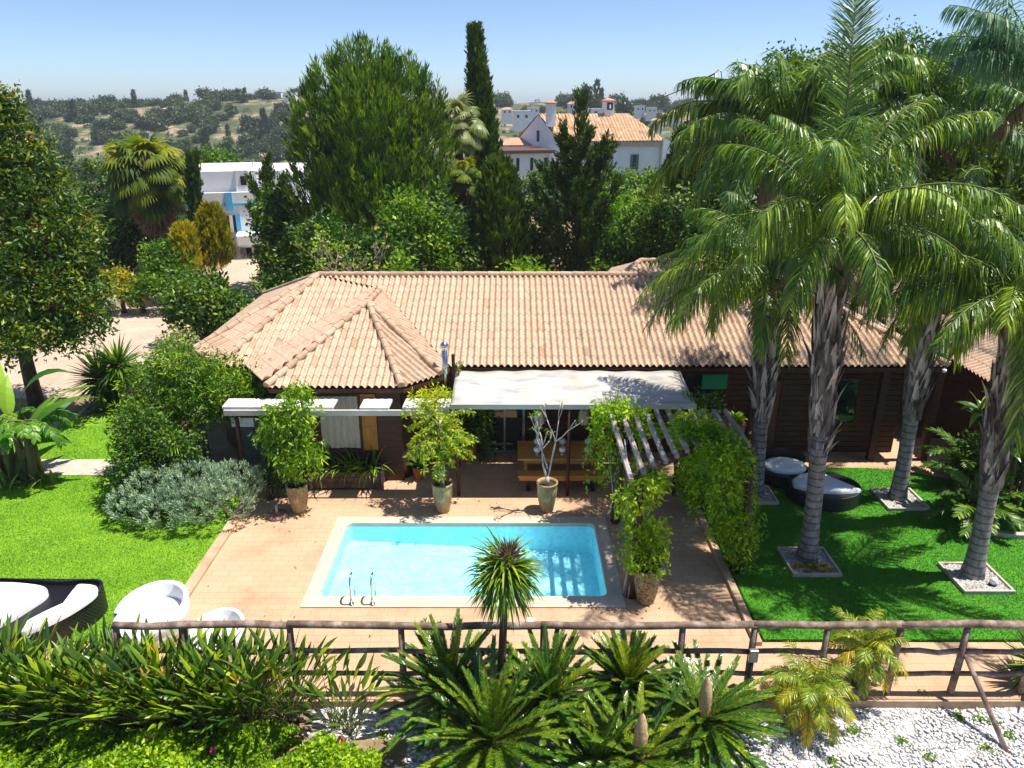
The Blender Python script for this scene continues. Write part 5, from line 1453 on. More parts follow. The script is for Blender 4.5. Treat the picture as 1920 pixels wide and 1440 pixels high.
b = [blob(395, 308, 55, 16, 60), blob(370, 312, 30, 14, 60), blob(430, 315, 30, 12, 60)]
tree('broadleaf_tree', 'green tree behind the flat roof of the blue trimmed house', 'tree', (b[0][0][0], 60), 3, .16, b, 'lf_mid', 12, 22, .3, .32, .2, vb=.35)
# hillside trees: one meshes per kind, copied
def far_proto(kind, var=1):
    mb = MB()
    if kind == 'cyp':
        n = 90; h = RNG.uniform(0, 1, n); a = RNG.uniform(0, 6.28, n); rr = .75 * (1 - h) ** .5
        tufts(mb, np.stack([rr * np.cos(a), rr * np.sin(a), h * 5.6 + .3], 1), np.stack([np.cos(a) * .4, np.sin(a) * .4, 1 + 0 * a], 1), 8, .8, .08, .8, .3, .35, .4)
    else:
        for _ in range(4):
            c = (RNG.normal() * .9, RNG.normal() * .9, 1.7 + RNG.normal() * .3); crown(mb, [(c, (1.5, 1.5, 1.2))], 7, 10, .35, .6, .42, vb=(.25, .5, .72)[var])
    return mb
protos = []
xs_, zs_ = [], []
FT = []
def add_far(pxl, pxr, Y0, Y1, n, sc0, sc1, py_lim=None):
    for i in range(n):
        Y = RNG.uniform(Y0, Y1); pxx = RNG.uniform(pxl, pxr); x = (pxx - 960) * ppm(Y, 0); FT.append((x, Y, RNG.uniform(sc0, sc1), 'cyp' if RNG.uniform() < .06 else 'rnd'))
add_far(40, 570, 225, 340, 180, .65, 1.3); add_far(60, 575, 335, 352, 40, .7, 1.3)
add_far(935, 1400, 205, 335, 50, .7, 1.2); add_far(935, 1420, 330, 352, 30, .9, 1.6)
P0 = {}
for i, (x, y, s, kd) in enumerate(FT):
    v = i % 3
    key = (kd, v)
    z = H(x, y)
    lab = {'cyp': 'tiny dark pointed cypress on the far hillside', 'rnd': 'small rounded grey green tree on the far hillside'}[kd]
    nm = {'cyp': 'hillside_cypress', 'rnd': 'hillside_tree'}[kd]
    if key not in P0:
        o = far_proto(kd, v).build(nm, M['lf_olive'], loc=(0, 0, 0)); P0[key] = o
        tag(o, lab, 'tree', 'trees scattered over the far hillside' if kd == 'rnd' else 'pointed cypresses on the far hillside')
    else:
        o = P0[key].copy(); C.objects.link(o)
    o.location = (x, y, z - .2); o.rotation_euler = (0, 0, RNG.uniform(0, 6.28)); o.scale = (s, s, s * RNG.uniform(.85, 1.2))
for px, py, h_, Y, lab in ((200, 200, 24, 330, 'dark pointed tree standing tallest on the left ridge line'), (253, 195, 22, 330, 'second pointed tree on the left ridge line'), (1100, 168, 48, 250, 'tall leaning tree on the ridge behind the villa conifer tip'), (1168, 190, 36, 260, 'dark bushy tree beside the right villa chimney')):
    b = [blob(px, py + h_ * .35, h_ * .28, h_ * .4, Y), blob(px + 4, py + h_ * .6, h_ * .36, h_ * .35, Y)]
    tree('ridge_tree', lab, 'tree', (b[0][0][0], Y), max(1, b[0][0][2] - H(b[0][0][0], Y)) * .6, .25, b, 'lf_olive', 3, 16, .5, 1.0, .6, vb=.25)

def scrub(name, lab, X, Y, h, k, leaf, L):
    n = len(X); Z = hgt(X, Y); s = h * RNG.uniform(.5, 1.4, n)
    d = rdir(n * k, -.1); P = np.repeat(np.stack([X, Y, Z], 1), k, 0) + d * (np.repeat(s, k) * RNG.uniform(.5, 1, n * k))[:, None] * np.array((1.2, 1.2, 1.0))
    mb = MB(); leaves(mb, P, d + rdir(n * k) * .8, L * RNG.uniform(.7, 1.3, n * k), L * .65, np.clip(np.repeat(RNG.uniform(.15, .85, n), k) + .12 * RNG.normal(size=n * k), 0, 1))
    struct(mb.build(name, M[leaf]), 'stuff', lab)
n = 900; xx = RNG.uniform(-330, 330, n); yy = RNG.uniform(205, 356, n)
scrub('hillside_scrub', 'low olive scrub covering the far hillside', xx, yy, 1.0, 46, 'lf_olive', .55)
xx = np.concatenate([RNG.uniform(-90, -24, 260), RNG.uniform(-26, -20, 40), RNG.uniform(22, 90, 260)]); yy = np.concatenate([RNG.uniform(24, 190, 260), RNG.uniform(21.5, 30, 40), RNG.uniform(26, 190, 260)])
scrub('scrub', 'scrubby undergrowth on the dry ground round the garden', xx, yy, 1.3, 90, 'lf_dark', .32)

# ------------------------------------------------------------------ queen palms
def frond(mb, sm, O, az, el, L, bend, leafL, n, drp, w, v0, fwd=.55, plum=.6, start=.16, r0=.032, dead=False):
    m = 14; p = np.array(O, float); e = el; pts = [p]; ds = []
    az_ = az
    for i in range(m):
        d = np.array((math.cos(e) * math.cos(az_), math.cos(e) * math.sin(az_), math.sin(e))); ds.append(d)
        p = p + d * L / m; pts.append(p); e -= bend / m * (.5 + 1.0 * i / m); az_ += RNG.normal() * .015
    pts = np.array(pts); ds = np.array(ds + [ds[-1]])
    tube(sm, pts, np.linspace(r0, r0 * .16, m + 1), 4, caps=False)
    t = np.linspace(start, .995, n); ii = np.minimum((t * m).astype(int), m - 1); fr = (t * m - ii)[:, None]
    P = pts[ii] * (1 - fr) + pts[ii + 1] * fr; D = nrm(ds[ii] * (1 - fr) + ds[ii + 1] * fr)
    S = np.array((-math.sin(az), math.cos(az), 0.0)); U = np.cross(D, S); U = np.where(U[:, 2:3] < 0, -U, U)
    ll = leafL * (.40 + .60 * np.sin(math.pi * np.clip(t * .92 + .05, 0, 1)) ** .7)
    for sg in (-1, 1):
        f = fwd * (1 + 1.1 * (t[:, None] - .4)) + .1 * RNG.normal(size=(n, 1))
        dd = sg * S[None] + f * D + U * (plum * RNG.normal(size=(n, 1)) + .18)
        straps(mb, P, dd, ll * RNG.uniform(.82, 1.12, n), w, drp * RNG.uniform(.7, 1.3, n), 3, [.55, 1, .75, .08], np.clip(v0 + .16 * RNG.normal(size=n), 0, 1), side=nrm(np.cross(dd, U) + .35 * RNG.normal(size=(n, 3))))
def queen_palm(label, base, cx, cy, cz, nf, L, leaf='lf_palm', fronds=None, seedv=0, elmin=-.12, group='queen palms', trunk=True, boots=True, n=100, leafL=.66, w=.024, drp=2.5):
    o = thing('palm_tree', label, 'palm tree', (base[0], base[1], 0), group)
    b = np.array((base[0], base[1], -.05)); c = np.array((cx, cy, cz))
    hh = np.linspace(0, 1, 15)
    P = b + (c - b) * hh[:, None]; P[:, 0] = b[0] + (c[0] - b[0]) * hh ** 1.5; P[:, 1] = b[1] + (c[1] - b[1]) * hh ** 1.4
    R = np.interp(hh, [0, .06, .15, .34, .42, .62, .85, .95, 1], [.24, .19, .165, .155, .20, .245, .18, .13, .09])
    mb = MB(); tube(mb, P[:7], R[:7], 16, jit=.015); tr = mb.build('trunk', M['bark_ring'], o, smooth=True)
    mb = MB(); tube(mb, P[6:], R[6:], 14, jit=.05, val=.3)
    if boots:
        for i in range(230):
            h = RNG.uniform(.36, .93); a = RNG.uniform(0, 6.28); r = np.interp(h, hh, R)
            p = np.array([np.interp(h, hh, P[:, q]) for q in range(3)]) + np.array((math.cos(a), math.sin(a), 0)) * r * .88
            d = np.array((math.cos(a) * .16, math.sin(a) * .16, 1)) + .07 * RNG.normal(size=3)
            straps(mb, p[None], d, RNG.uniform(.3, .75), RNG.uniform(.10, .19), -.12 if RNG.uniform() < .8 else .9, 4, [1.1, 1, .75, .5, .12], RNG.uniform(0, 1), side=np.array([[-math.sin(a), math.cos(a), 0.1 * RNG.normal()]]), fold=.35)
    mb.build('trunk_boots', M['bark_grey'], o, smooth=False)
    mb = MB()
    for i in range(7):
        a = i * 2.4; tube(mb, [c - (0, 0, .7), c - (0, 0, .15) + .08 * np.array((math.cos(a), math.sin(a), 0)), c + (.22 * math.cos(a), .22 * math.sin(a), .45)], [.09, .06, .03], 6)
    mb.build('crownshaft', M['stem_pale'], o, smooth=True)
    lf, sm = MB(), MB()
    lst = fronds if fronds else []
    for i in range(nf):
        h = (i + .5) / nf; lst = lst + [(i * 2.39996 + RNG.normal() * .38 + seedv, 1.42 - (1.42 - elmin) * h ** 1.15 + RNG.normal() * .16, L * RNG.uniform(.8, 1.2) * (.8 + .3 * min(1, h * 2.2)), 1.5 + .3 * RNG.normal(), RNG.uniform(-.1, .12))]
    for (az, el, LL, bend, dv) in lst:
        spear = bend < .5
        frond(lf, sm, c + np.array((0, 0, .1)), az, el, LL, bend, leafL, int(n * 1.9) if spear else n, .3 if spear else drp * RNG.uniform(.75, 1.15), w * .95 if spear else w, .45 + dv, fwd=.8 if spear else .55, plum=.35 if spear else .6)
    sm.build('rachis', M['stem_palm'], o, smooth=True)
    lf.build('crown', M[leaf], o)
    for i in range(2):
        dl = MB(); frond(dl, dl, c - np.array((0, 0, .25)), seedv + 1.1 + i * 2.9, -.55, L * .55, .85, leafL * .6, 50, 1.5, w, .4 + .2 * i, plum=.3, r0=.022)
        dl.build('dead_frond', M['lf_dead'], o)
    return o
R_ = math.radians
pb = PALM_BASE
c = at(1440, 528, pb[0][1] + .1); queen_palm('leftmost palm with fronds drooping over the tiled roof', pb[0], c[0], c[1], c[2], 28, 2.8, fronds=[(R_(182), .45, 3.2, 1.7, .25), (R_(200), .3, 3.0, 1.8, .2), (R_(165), .25, 3.1, 1.7, .1), (R_(225), .35, 2.6, 1.8, .2)], seedv=.4)
c = at(1562, 432, pb[1][1] + .1); queen_palm('tall foreground palm with a spear frond reaching the top of the photo', pb[1], c[0], c[1], c[2], 26, 2.7, fronds=[(R_(75), 1.36, 4.3, .35, .0), (R_(250), .75, 2.7, 1.6, .2), (R_(300), .8, 2.6, 1.6, .25), (R_(35), .9, 2.8, 1.3, .1), (R_(160), 1.0, 2.6, 1.2, .05)], seedv=1.3, elmin=.12)
c = at(1752, 478, pb[2][1] + .1); queen_palm('palm nearest the veranda with a leaning shadowed trunk', pb[2], c[0], c[1], c[2], 28, 2.7, fronds=[(R_(200), .2, 2.4, 1.6, .15), (R_(240), .1, 2.2, 1.6, .2)], seedv=2.2)
c = at(1908, 560, pb[3][1] + .1); queen_palm('rightmost palm with a thick shaggy trunk at the right edge', pb[3], c[0], c[1], c[2], 26, 2.6, fronds=[(R_(185), .45, 2.5, 1.6, .25), (R_(210), .2, 2.2, 1.7, .2), (R_(230), .5, 2.0, 1.6, .25)], seedv=.9)
c = at(1462, 262, 23); queen_palm('background palm behind the house left of the spear frond', (c[0] + .2, 23.2), c[0], c[1], c[2], 38, 3.7, seedv=.2, n=84, leafL=.85, w=.055)
c = at(1735, 235, 25); queen_palm('background palm behind the house right of the spear frond', (c[0] - .2, 25.2), c[0], c[1], c[2], 38, 3.8, seedv=1.9, n=84, leafL=.85, w=.055)
c = at(1945, 150, 14.5); queen_palm('palm with bluish fronds in the top right corner', (c[0] + 3.6, 15.5), c[0], c[1], c[2], 8, 1.8, leaf='lf_bluepalm', fronds=[(R_(170), 1.15, 2.1, .8, .1), (R_(185), .6, 1.8, 1.3, .0), (R_(150), 1.0, 2.1, 1.0, .1), (R_(195), 1.0, 1.9, 1.2, .1)], seedv=.6, elmin=.35)
b = [blob(1560, 190, 90, 90, 30), blob(1680, 170, 110, 90, 30), blob(1400, 240, 70, 90, 31), blob(1480, 170, 70, 60, 30), blob(1600, 300, 200, 110, 29), blob(1340, 310, 60, 90, 31), blob(1780, 220, 80, 100, 30)]
tree('broadleaf_tree', 'wide dark leafy tree forming the backdrop behind the palms', 'tree', (b[4][0][0], 30), 2.5, .25, b, 'lf_dark', 24, 34, .2, .17, .09, vb=.5)
b = [blob(1860, 300, 90, 120, 27), blob(1900, 420, 90, 130, 26), blob(1830, 420, 70, 80, 26), blob(1330, 430, 80, 80, 29), blob(1480, 450, 120, 90, 28)]
tree('broadleaf_tree', 'yellow flecked leafy tree at the right edge behind the bluish palm', 'tree', (b[0][0][0], 27), 2, .2, b[:3], 'lf_jaca', 24, 20, .22, .22, .12, vb=.55)
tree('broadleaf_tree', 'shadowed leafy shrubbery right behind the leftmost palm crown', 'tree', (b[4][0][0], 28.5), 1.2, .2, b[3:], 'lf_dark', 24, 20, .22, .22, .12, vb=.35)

# ------------------------------------------------------------------ left garden plants
def paddle_plant(name, label, cat, base, n, hL, blade, W, leaf, group=None, spread=.55, droop=.5, fold=.25, stemr=.02, z0=None, up=1.2, vb=.5, fan_=None, bl_droop=.5):
    x, y = base; z = H(x, y) if z0 is None else z0
    o = thing(name, label, cat, (x, y, z), group)
    st, lf = MB(), MB()
    for i in range(n):
        a = fan_[0] + fan_[1] * RNG.normal() if fan_ else i * 2.4 + RNG.normal() * .3
        sp = spread * RNG.uniform(.15, 1); d = nrm(np.array((math.cos(a) * sp, math.sin(a) * sp, up)))
        L = hL * RNG.uniform(.6, 1.1); p = np.array((x + .06 * RNG.normal(), y + .06 * RNG.normal(), z - .04)); pts = [p]
        for k in range(5):
            d = nrm(d + np.array((math.cos(a), math.sin(a), -.6)) * .05 * droop); p = p + d * L / 5; pts.append(p)
        tube(st, pts, np.linspace(stemr, stemr * .5, 6), 5, caps=False)
        tw = RNG.normal() * .5; s = nrm(np.array((-math.sin(a + tw), math.cos(a + tw), .2 * RNG.normal())))
        straps(lf, p[None], d, blade * RNG.uniform(.75, 1.2), W * RNG.uniform(.75, 1.15), bl_droop * RNG.uniform(.3, 1.5), 6, [.25, .8, 1.0, .95, .72, .4, .05], np.clip(vb + .3 * RNG.normal(), 0, 1), side=s[None], fold=fold)
    st.build('stalk', M['stem_palm'], o); lf.build('leaf_blades', M[leaf], o)
    return o
bx_, by_ = gp(45, 905)
paddle_plant('banana_plant', 'banana like plant with broad torn paddle leaves at the left edge', 'plant', (bx_ - .3, by_), 18, 2.1, 1.5, .56, 'lf_banana', spread=.8, bl_droop=1.5, fold=.2, stemr=.05, vb=.55)
o = thing('banana_plant', 'second banana like plant with drooping torn leaves lower at the left edge', 'plant', (bx_ + .3, by_ + .2, 0))
lf, sm = MB(), MB()
tube(sm, [(bx_ + .3, by_ + .2, -.05), (bx_ + .32, by_ + .2, .8), (bx_ + .3, by_ + .2, 1.5)], [.12, .1, .07], 9, jit=.04)
for i in range(15):
    frond(lf, sm, (bx_ + .3, by_ + .2, 1.35 + .02 * i), i * 2.4 + RNG.normal() * .3, .95 - .05 * i, RNG.uniform(1.0, 1.5), 1.7, .26, 30, 1.1, .062, .42 + .2 * RNG.normal(), fwd=.35, plum=.12, start=.22, r0=.03)
sm.build('stalk', M['stem_palm'], o, smooth=True); lf.build('torn_leaves', M['lf_banana'], o)
mb = MB()
for i in range(4):
    tube(mb, [(bx_ - .5 + .28 * i, by_ + .1 * (-1) ** i, 0), (bx_ - .5 + .3 * i, by_, 1.6)], [.11, .08], 8, jit=.05)
tag(mb.build('dead_stalks', M['lf_dead'], loc=(bx_, by_, 0), smooth=True), 'brown dead stalks clustered at the foot of the banana plants', 'stalks')
mb = MB(); P = np.array([(bx_ + RNG.uniform(-.9, .9), by_ - .3 + RNG.uniform(-.25, .3), .05) for _ in range(40)])
straps(mb, P, rdir(40, .2) + np.array((0, 0, .5)), .5, .08, .9, 4, [.5, 1, .9, .6, .05], RNG.uniform(.2, .9, 40), fold=.3); tag(mb.build('bromeliad_clump', M['lf_strel'], loc=(bx_, by_ - .3, 0)), 'low strappy plants edging the bed under the banana plants', 'plant')
def sword(name, label, base, n, L, W, leaf, zc, r=.15, droop=.5, vb=.4, zmin=-.35, cat='plant', trunk=None, group=None, nseg=4, fold=.3):
    x, y = base; z = H(x, y); o = thing(name, label, cat, (x, y, z), group)
    mb = MB(); d = rdir(n, zmin); P = np.array((x, y, zc)) + d * r
    straps(mb, P, d, L * RNG.uniform(.7, 1.1, n), W, droop * RNG.uniform(.6, 1.4, n), nseg, [.6, 1, .9, .6, .04][:nseg + 1] if nseg == 4 else np.interp(np.linspace(0, 1, nseg + 1), [0, .3, .7, 1], [.6, 1, .7, .04]), np.clip(vb + .2 * RNG.normal(size=n) + .15 * d[:, 2], 0, 1), fold=fold)
    if trunk:
        t = MB(); tube(t, [(x, y, z - .1), (x + trunk[1], y, (z + zc) / 2), (x, y, zc)], [trunk[0] * 1.3, trunk[0], trunk[0]], 9, jit=.05); t.build('trunk', M['bark_grey'], o, smooth=True)
    mb.build('sword_leaves', M[leaf], o)
    return o
for i, (px, py, zc, lab) in enumerate(((200, 762, .9, 'dark spiky yucca clump nearest the driveway'), (238, 766, 1.4, 'taller dark yucca head behind the bamboo shrub'), (222, 760, .5, 'low dark yucca head at the lawn corner'))):
    sword('yucca', lab, gp(px, py), 260, .95, .075, 'lf_dark', zc, .1, .25, .45, -.8, trunk=(.07, .05), group='yuccas at the lawn corner')
b = [blob(330, 700, 70, 55, 17.6, .8), blob(420, 715, 75, 40, 17.4, .7), blob(370, 750, 75, 50, 17.2, .7), blob(290, 745, 55, 60, 17.4, .8), blob(255, 790, 42, 40, 16.6, .8), blob(440, 740, 50, 34, 17, .7)]
x, y = gp(345, 890)
o = thing('bamboo', 'bushy bamboo thicket with dark culms in front of the roof corner', 'bamboo', (x, y, 0))
mb = MB()
for i in range(26):
    xx = x + RNG.uniform(-.9, .7); yy = y + RNG.uniform(-.1, .5); tube(mb, [(xx, yy, 0), (xx + RNG.normal() * .1, yy, 1.2), (xx + RNG.normal() * .25, yy, 2.3)], [.022, .02, .012], 5)
mb.build('culm', M['bark_brown'], o, smooth=True)
mb = MB(); crown(mb, b, 75, 24, .12, .15, .042, vb=.45, vs=.2, zb=-.25, inner=.35); mb.build('foliage', M['lf_mid'], o)
b = [blob(262, 810, 48, 52, 16, .8), blob(270, 880, 60, 70, 15.7, .7), blob(250, 930, 42, 50, 15.3, .7), blob(320, 860, 55, 60, 15.9, .7)]
bush('hedge', 'tall dark leafy hedge at the corner of the left lawn', 'hedge', gp(262, 965), b, 'lf_dark', 80, 24, .10, .10, .055, vb=.42, vs=.22)
b = [blob(300, 925, 60, 38, 15.1, .8), blob(370, 915, 62, 40, 15.3, .8), blob(440, 915, 50, 40, 15.3, .8), blob(260, 950, 50, 34, 14.9, .8), blob(400, 945, 75, 34, 14.9, .8), blob(330, 955, 70, 32, 14.8, .8)]
x, y = gp(350, 975); o = thing('lavender_bush', 'wide silvery grey shrub beside the pool terrace', 'shrub', (x, y, 0))
mb = MB()
for i in range(14): tube(mb, [(x + RNG.uniform(-1.2, 1.2), y + RNG.uniform(-.1, .4), 0), (x + RNG.uniform(-1.4, 1.4), y + RNG.uniform(-.2, .5), .6)], [.025, .012], 5)
mb.build('stem', M['bark_brown'], o)
mb = MB()
for c, r in b:
    n = int(200 * (r[0] * r[1] + r[0] * r[2] + r[1] * r[2])); d = rdir(n, -.5); ctr = np.array(c) + d * np.array(r) * RNG.uniform(.72, 1, n)[:, None] ** .5
    ok = ctr[:, 2] > .04; ctr, d = ctr[ok], d[ok]; n = len(d)
    tufts(mb, ctr, d * .6 + np.array((0, 0, .75)), 14, .13, .02, .085, .022, np.clip(.55 + .22 * RNG.normal(size=n), 0, 1), .7)
mb.build('foliage', M['lf_lav'], o)
b = [blob(515, 870, 26, 50, 16.2, .6), blob(505, 910, 24, 40, 15.9, .6)]
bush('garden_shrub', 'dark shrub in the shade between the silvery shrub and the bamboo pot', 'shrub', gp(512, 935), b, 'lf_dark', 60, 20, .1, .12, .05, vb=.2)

# ------------------------------------------------------------------ potted plants
x, y, h = POTS['bamboo']
o = thing('potted_bamboo', 'leafy lime green bamboo growing from the leftmost tall pot', 'plant', (x, y, h * .9))
mb = MB()
for i in range(14): tube(mb, [(x + RNG.normal() * .07, y + RNG.normal() * .07, h * .88), (x + RNG.normal() * .12, y, h + .6), (x + RNG.normal() * .3, y + RNG.normal() * .12, h + 1.5)], [.012, .01, .005], 5)
mb.build('culm', M['stem_palm'], o, smooth=True)
mb = MB(); b = [blob(548, 830, 44, 50, 15.4, .8), blob(520, 790, 32, 30, 15.4, .8), blob(560, 770, 30, 36, 15.5, .8), blob(560, 870, 34, 34, 15.3, .8), blob(555, 738, 26, 16, 15.6, .8), blob(500, 810, 18, 26, 15.4, .8), blob(585, 850, 16, 26, 15.3, .8)]
crown(mb, b, 80, 16, .09, .15, .045, vb=.48, vs=.22, zb=-.7, inner=.25); mb.build('foliage', M['lf_lime'], o)
x, y, h = POTS['weep']
o = thing('weeping_tree', 'weeping yellow green tree with pale knotted trunk in a tall pot', 'tree', (x, y, h * .9))
mb = MB(); top = np.array((x, y + .08, h + 1.55)); tips = []
tube(mb, [(x, y, h * .85), (x - .03, y, h + .35), (x + .02, y + .05, h + .95), top], [.06, .045, .04, .03], 7, jit=.08)
tube(mb, [(x + .03, y, h * .85), (x + .05, y, h + .4), (x + .0, y + .05, h + .8)], [.035, .03, .025], 6, jit=.08)
lf = MB()
for i in range(40):
    a = i * 2.4; el = RNG.uniform(.1, 1.2); p = top - (0, 0, RNG.uniform(0, 1.0)); d = np.array((math.cos(a) * math.cos(el), math.sin(a) * math.cos(el) * .8, math.sin(el))); L = RNG.uniform(.45, .95); pts = [p]
    for k in range(7): d = nrm(d + np.array((0, 0, -.24))); p = p + d * L / 6; pts.append(p)
    tube(mb, pts, np.linspace(.008, .003, 8), 4, caps=False)
    pts = np.array(pts); t = RNG.uniform(.12, 1, 80) * 6.9; ii = t.astype(int); fr = (t - ii)[:, None]; q = pts[ii] * (1 - fr) + pts[np.minimum(ii + 1, 7)] * fr
    leaves(lf, q + RNG.normal(size=q.shape) * .025, rdir(80) * .8 + np.array((0, 0, -.6)), .125, .042, np.clip(.55 + .25 * RNG.normal(size=80), 0, 1))
c2 = at(800, 735, 16.0); b = [((c2[0], 16.0, 2.62), (.42, .22, .16)), ((c2[0] + .3, 16.05, 2.66), (.3, .2, .14))]
crown(lf, b, 160, 10, .06, .11, .04, vb=.7, vs=.2)
mb.build('trunk', M['twig_white'], o, smooth=True); lf.build('foliage', M['lf_autumn'], o)
x, y, h = POTS['bare']
o = thing('frangipani', 'leafless pale branched frangipani in a tall pot before the table', 'tree', (x, y, h * .9))
mb = MB(); tips = []
def br2(p, d, L, r, lv):
    pts = [p]
    for i in range(4): d = nrm(d + RNG.normal(size=3) * .1 + np.array((0, 0, .05))); p = p + d * L / 4; pts.append(p)
    tube(mb, pts, np.linspace(r, r * .75, 5), 6, jit=.04)
    if lv: 
        for s in range(2 + (RNG.uniform() < .4)): br2(p, nrm(d * .8 + RNG.normal(size=3) * np.array((.3, .3, .3)) + np.array((0, 0, .4))), L * .62, r * .7, lv - 1)
    else: tips.append(p)
b0 = np.array((x, y, h * .86))
tube(mb, [b0, b0 + (0, 0, .25)], [.055, .045], 8)
br2(b0 + (-.02, 0, .2), nrm(np.array((-.16, .02, 1))), .72, .03, 3); br2(b0 + (.02, 0, .2), nrm(np.array((.0, .0, 1))), .95, .024, 2); br2(b0 + (0, 0, .45), nrm(np.array((-.2, .1, 1))), .5, .02, 2)
mb.build('branches', M['twig_white'], o, smooth=True)
mb = MB(); tt = np.array(tips); P = np.repeat(tt, 3, 0); leaves(mb, P + RNG.normal(size=P.shape) * .03, rdir(len(P)), .08, .03, RNG.uniform(.2, .7, len(P))); mb.build('buds', M['lf_lime'], o)['kind'] = 'stuff'
x, y, h = POTS['vine']
b = [blob(1207, 1040, 42, 38, 12.1, .9), blob(1222, 1000, 30, 30, 12.1, .9), blob(1190, 1000, 26, 34, 12.15, .9), blob(1210, 1065, 30, 18, 12.0, .9)]
o = thing('potted_shrub', 'bright yellow green shrub in the pebbled pot by the pergola', 'plant', (x, y, h * .9))
mb = MB()
for i in range(7): tube(mb, [(x + RNG.normal() * .05, y + RNG.normal() * .05, h * .86), (x + RNG.normal() * .1, y, h + .2), (x + RNG.normal() * .2, y + .05, h + .55)], [.015, .012, .006], 5)
mb.build('stem', M['bark_brown'], o)
mb = MB(); crown(mb, b, 150, 16, .06, .10, .05, vb=.55, vs=.22, zb=-.3, inner=.2); mb.build('foliage', M['lf_vine'], o)
for key, lab, L, n, lf, dr in (('yellow', 'dark glossy leafy plant in the mustard yellow pot', .42, 40, 'lf_mid', .8), ('terra', 'dark leafy plant in the terracotta pot at the bay corner', .45, 45, 'lf_dark', .8)):
    x, y, h = POTS[key]; o = thing('potted_plant', lab, 'plant', (x, y, h * .9)); mb = MB()
    d = rdir(n, .1); straps(mb, np.array((x, y, h * .88)) + d * .03, d + np.array((0, 0, .8)), L * RNG.uniform(.6, 1.3, n), .11, dr, 4, [.3, 1, .9, .5, .04], RNG.uniform(.2, .8, n), fold=.25); mb.build('leaf_blades', M[lf], o)
b = [blob(905, 800, 22, 40, 17.9, .8), blob(895, 780, 24, 26, 17.9, .8), blob(915, 845, 14, 28, 17.8, .8)]
bush('climber', 'dark climbing foliage on the wall left of the glass door', 'climber', (b[0][0][0], 18.1), b, 'lf_dark', 90, 16, .08, .1, .05, vb=.45)
x, y, z = BOXP; o = thing('potted_plant', 'small leafy plant in the square box planter', 'plant', (x, y, z)); mb = MB(); d = rdir(50, .1); straps(mb, np.array((x, y, z)) + d * .06, d + np.array((0, 0, .5)), .26, .07, .8, 3, [.4, 1, .7, .05], RNG.uniform(.3, .9, 50), fold=.2); mb.build('leaf_blades', M['lf_lime'], o)
x, y = -4.05, 16.58; o = thing('trough_plants', 'strappy arching lilies growing in the timber trough', 'plant', (x, y, .44)); mb = MB(); n = 130
P = np.stack([RNG.uniform(-4.8, -3.3, n), 16.58 + RNG.uniform(-.12, .12, n), np.full(n, .42)], 1); a = RNG.uniform(0, 6.28, n)
straps(mb, P, np.stack([np.cos(a) * .5, np.sin(a) * .5 - .25, np.full(n, 1.0)], 1), RNG.uniform(.4, .95, n), .04, RNG.uniform(.8, 2.6, n), 6, [.7, 1, 1, .9, .7, .4, .05], np.clip(RNG.normal(.45, .25, n), 0, 1), fold=.3); mb.build('leaf_blades', M['lf_strel'], o)

# ------------------------------------------------------------------ vines on the pergola
def vine(label, bs, leaf, base, dens=120, k=16, L=.11, W=.055, vb=.5, zb=-.5, hang=None, name='vine'):
    o = thing(name, label, 'vine', (base[0], base[1], 0)); mb = MB()
    for c, r in bs[:6]:
        tube(mb, [(base[0] + RNG.normal() * .05, base[1] + RNG.normal() * .05, 0), ((base[0] + c[0]) / 2 + RNG.normal() * .08, (base[1] + c[1]) / 2, c[2] * .55), c], [.022, .018, .008], 5)
    mb.build('stem', M['twig_white'], o, smooth=True)
    mb = MB(); crown(mb, bs, dens, k, .08, L, W, vb=vb, vs=.22, zb=zb, inner=.3, out=.55)
    if hang:
        for (p0, nst, ln) in hang:
            for i in range(nst):
                p = np.array(p0) + RNG.normal(size=3) * np.array((.32, .22, .12)); l = ln * RNG.uniform(.5, 1.1); q = int(l * 34)
                t = np.linspace(0, 1, q); P = p + np.stack([.05 * np.sin(t * 7 + i), .05 * np.cos(t * 6 + i), -l * t], 1) + RNG.normal(size=(q, 3)) * .035
                leaves(mb, P, rdir(q) * .6 + np.array((0, -.15, -.45)), L * 1.05, W * .8, np.clip(RNG.normal(vb, .2, q), 0, 1))
    mb.build('foliage', M[leaf], o); return o
vine('yellowing vine spilling over the far left corner of the pergola', [blob(1150, 775, 36, 26, 15.0, .8), blob(1185, 790, 36, 22, 15.0, .8), blob(1130, 800, 16, 30, 14.9, .8), blob(1225, 805, 22, 16, 15.0, .8)], 'lf_vine', (2.36, 14.95), vb=.55, hang=[((2.15, 14.75, 2.3), 16, 1.5)])
vine('yellow vine tuft on the near left post of the pergola', [blob(1215, 915, 34, 24, 12.2, .8), blob(1180, 935, 26, 26, 12.15, .8), blob(1200, 948, 20, 14, 12.1, .8), blob(1235, 900, 16, 14, 12.3, .8)], 'lf_vine', (2.25, 12.1), vb=.62, hang=[((2.2, 12.05, 2.1), 4, .25)])
cz = [((4.15, 13.3, 2.55), (.5, .5, .3)), ((3.8, 13.9, 2.6), (.6, .5, .25)), ((4.28, 13.2, 1.9), (.42, .5, .6)), ((4.5, 13.1, 1.2), (.34, .45, .7)), ((4.62, 13.0, .5), (.26, .34, .5)), ((4.0, 14.0, 2.45), (.5, .7, .25)), ((3.8, 14.4, 2.55), (.5, .6, .2)), ((4.2, 13.0, 2.5), (.45, .5, .22)), ((4.3, 15.2, 1.7), (.42, .5, .8)), ((4.25, 15.3, .8), (.4, .45, .8))]
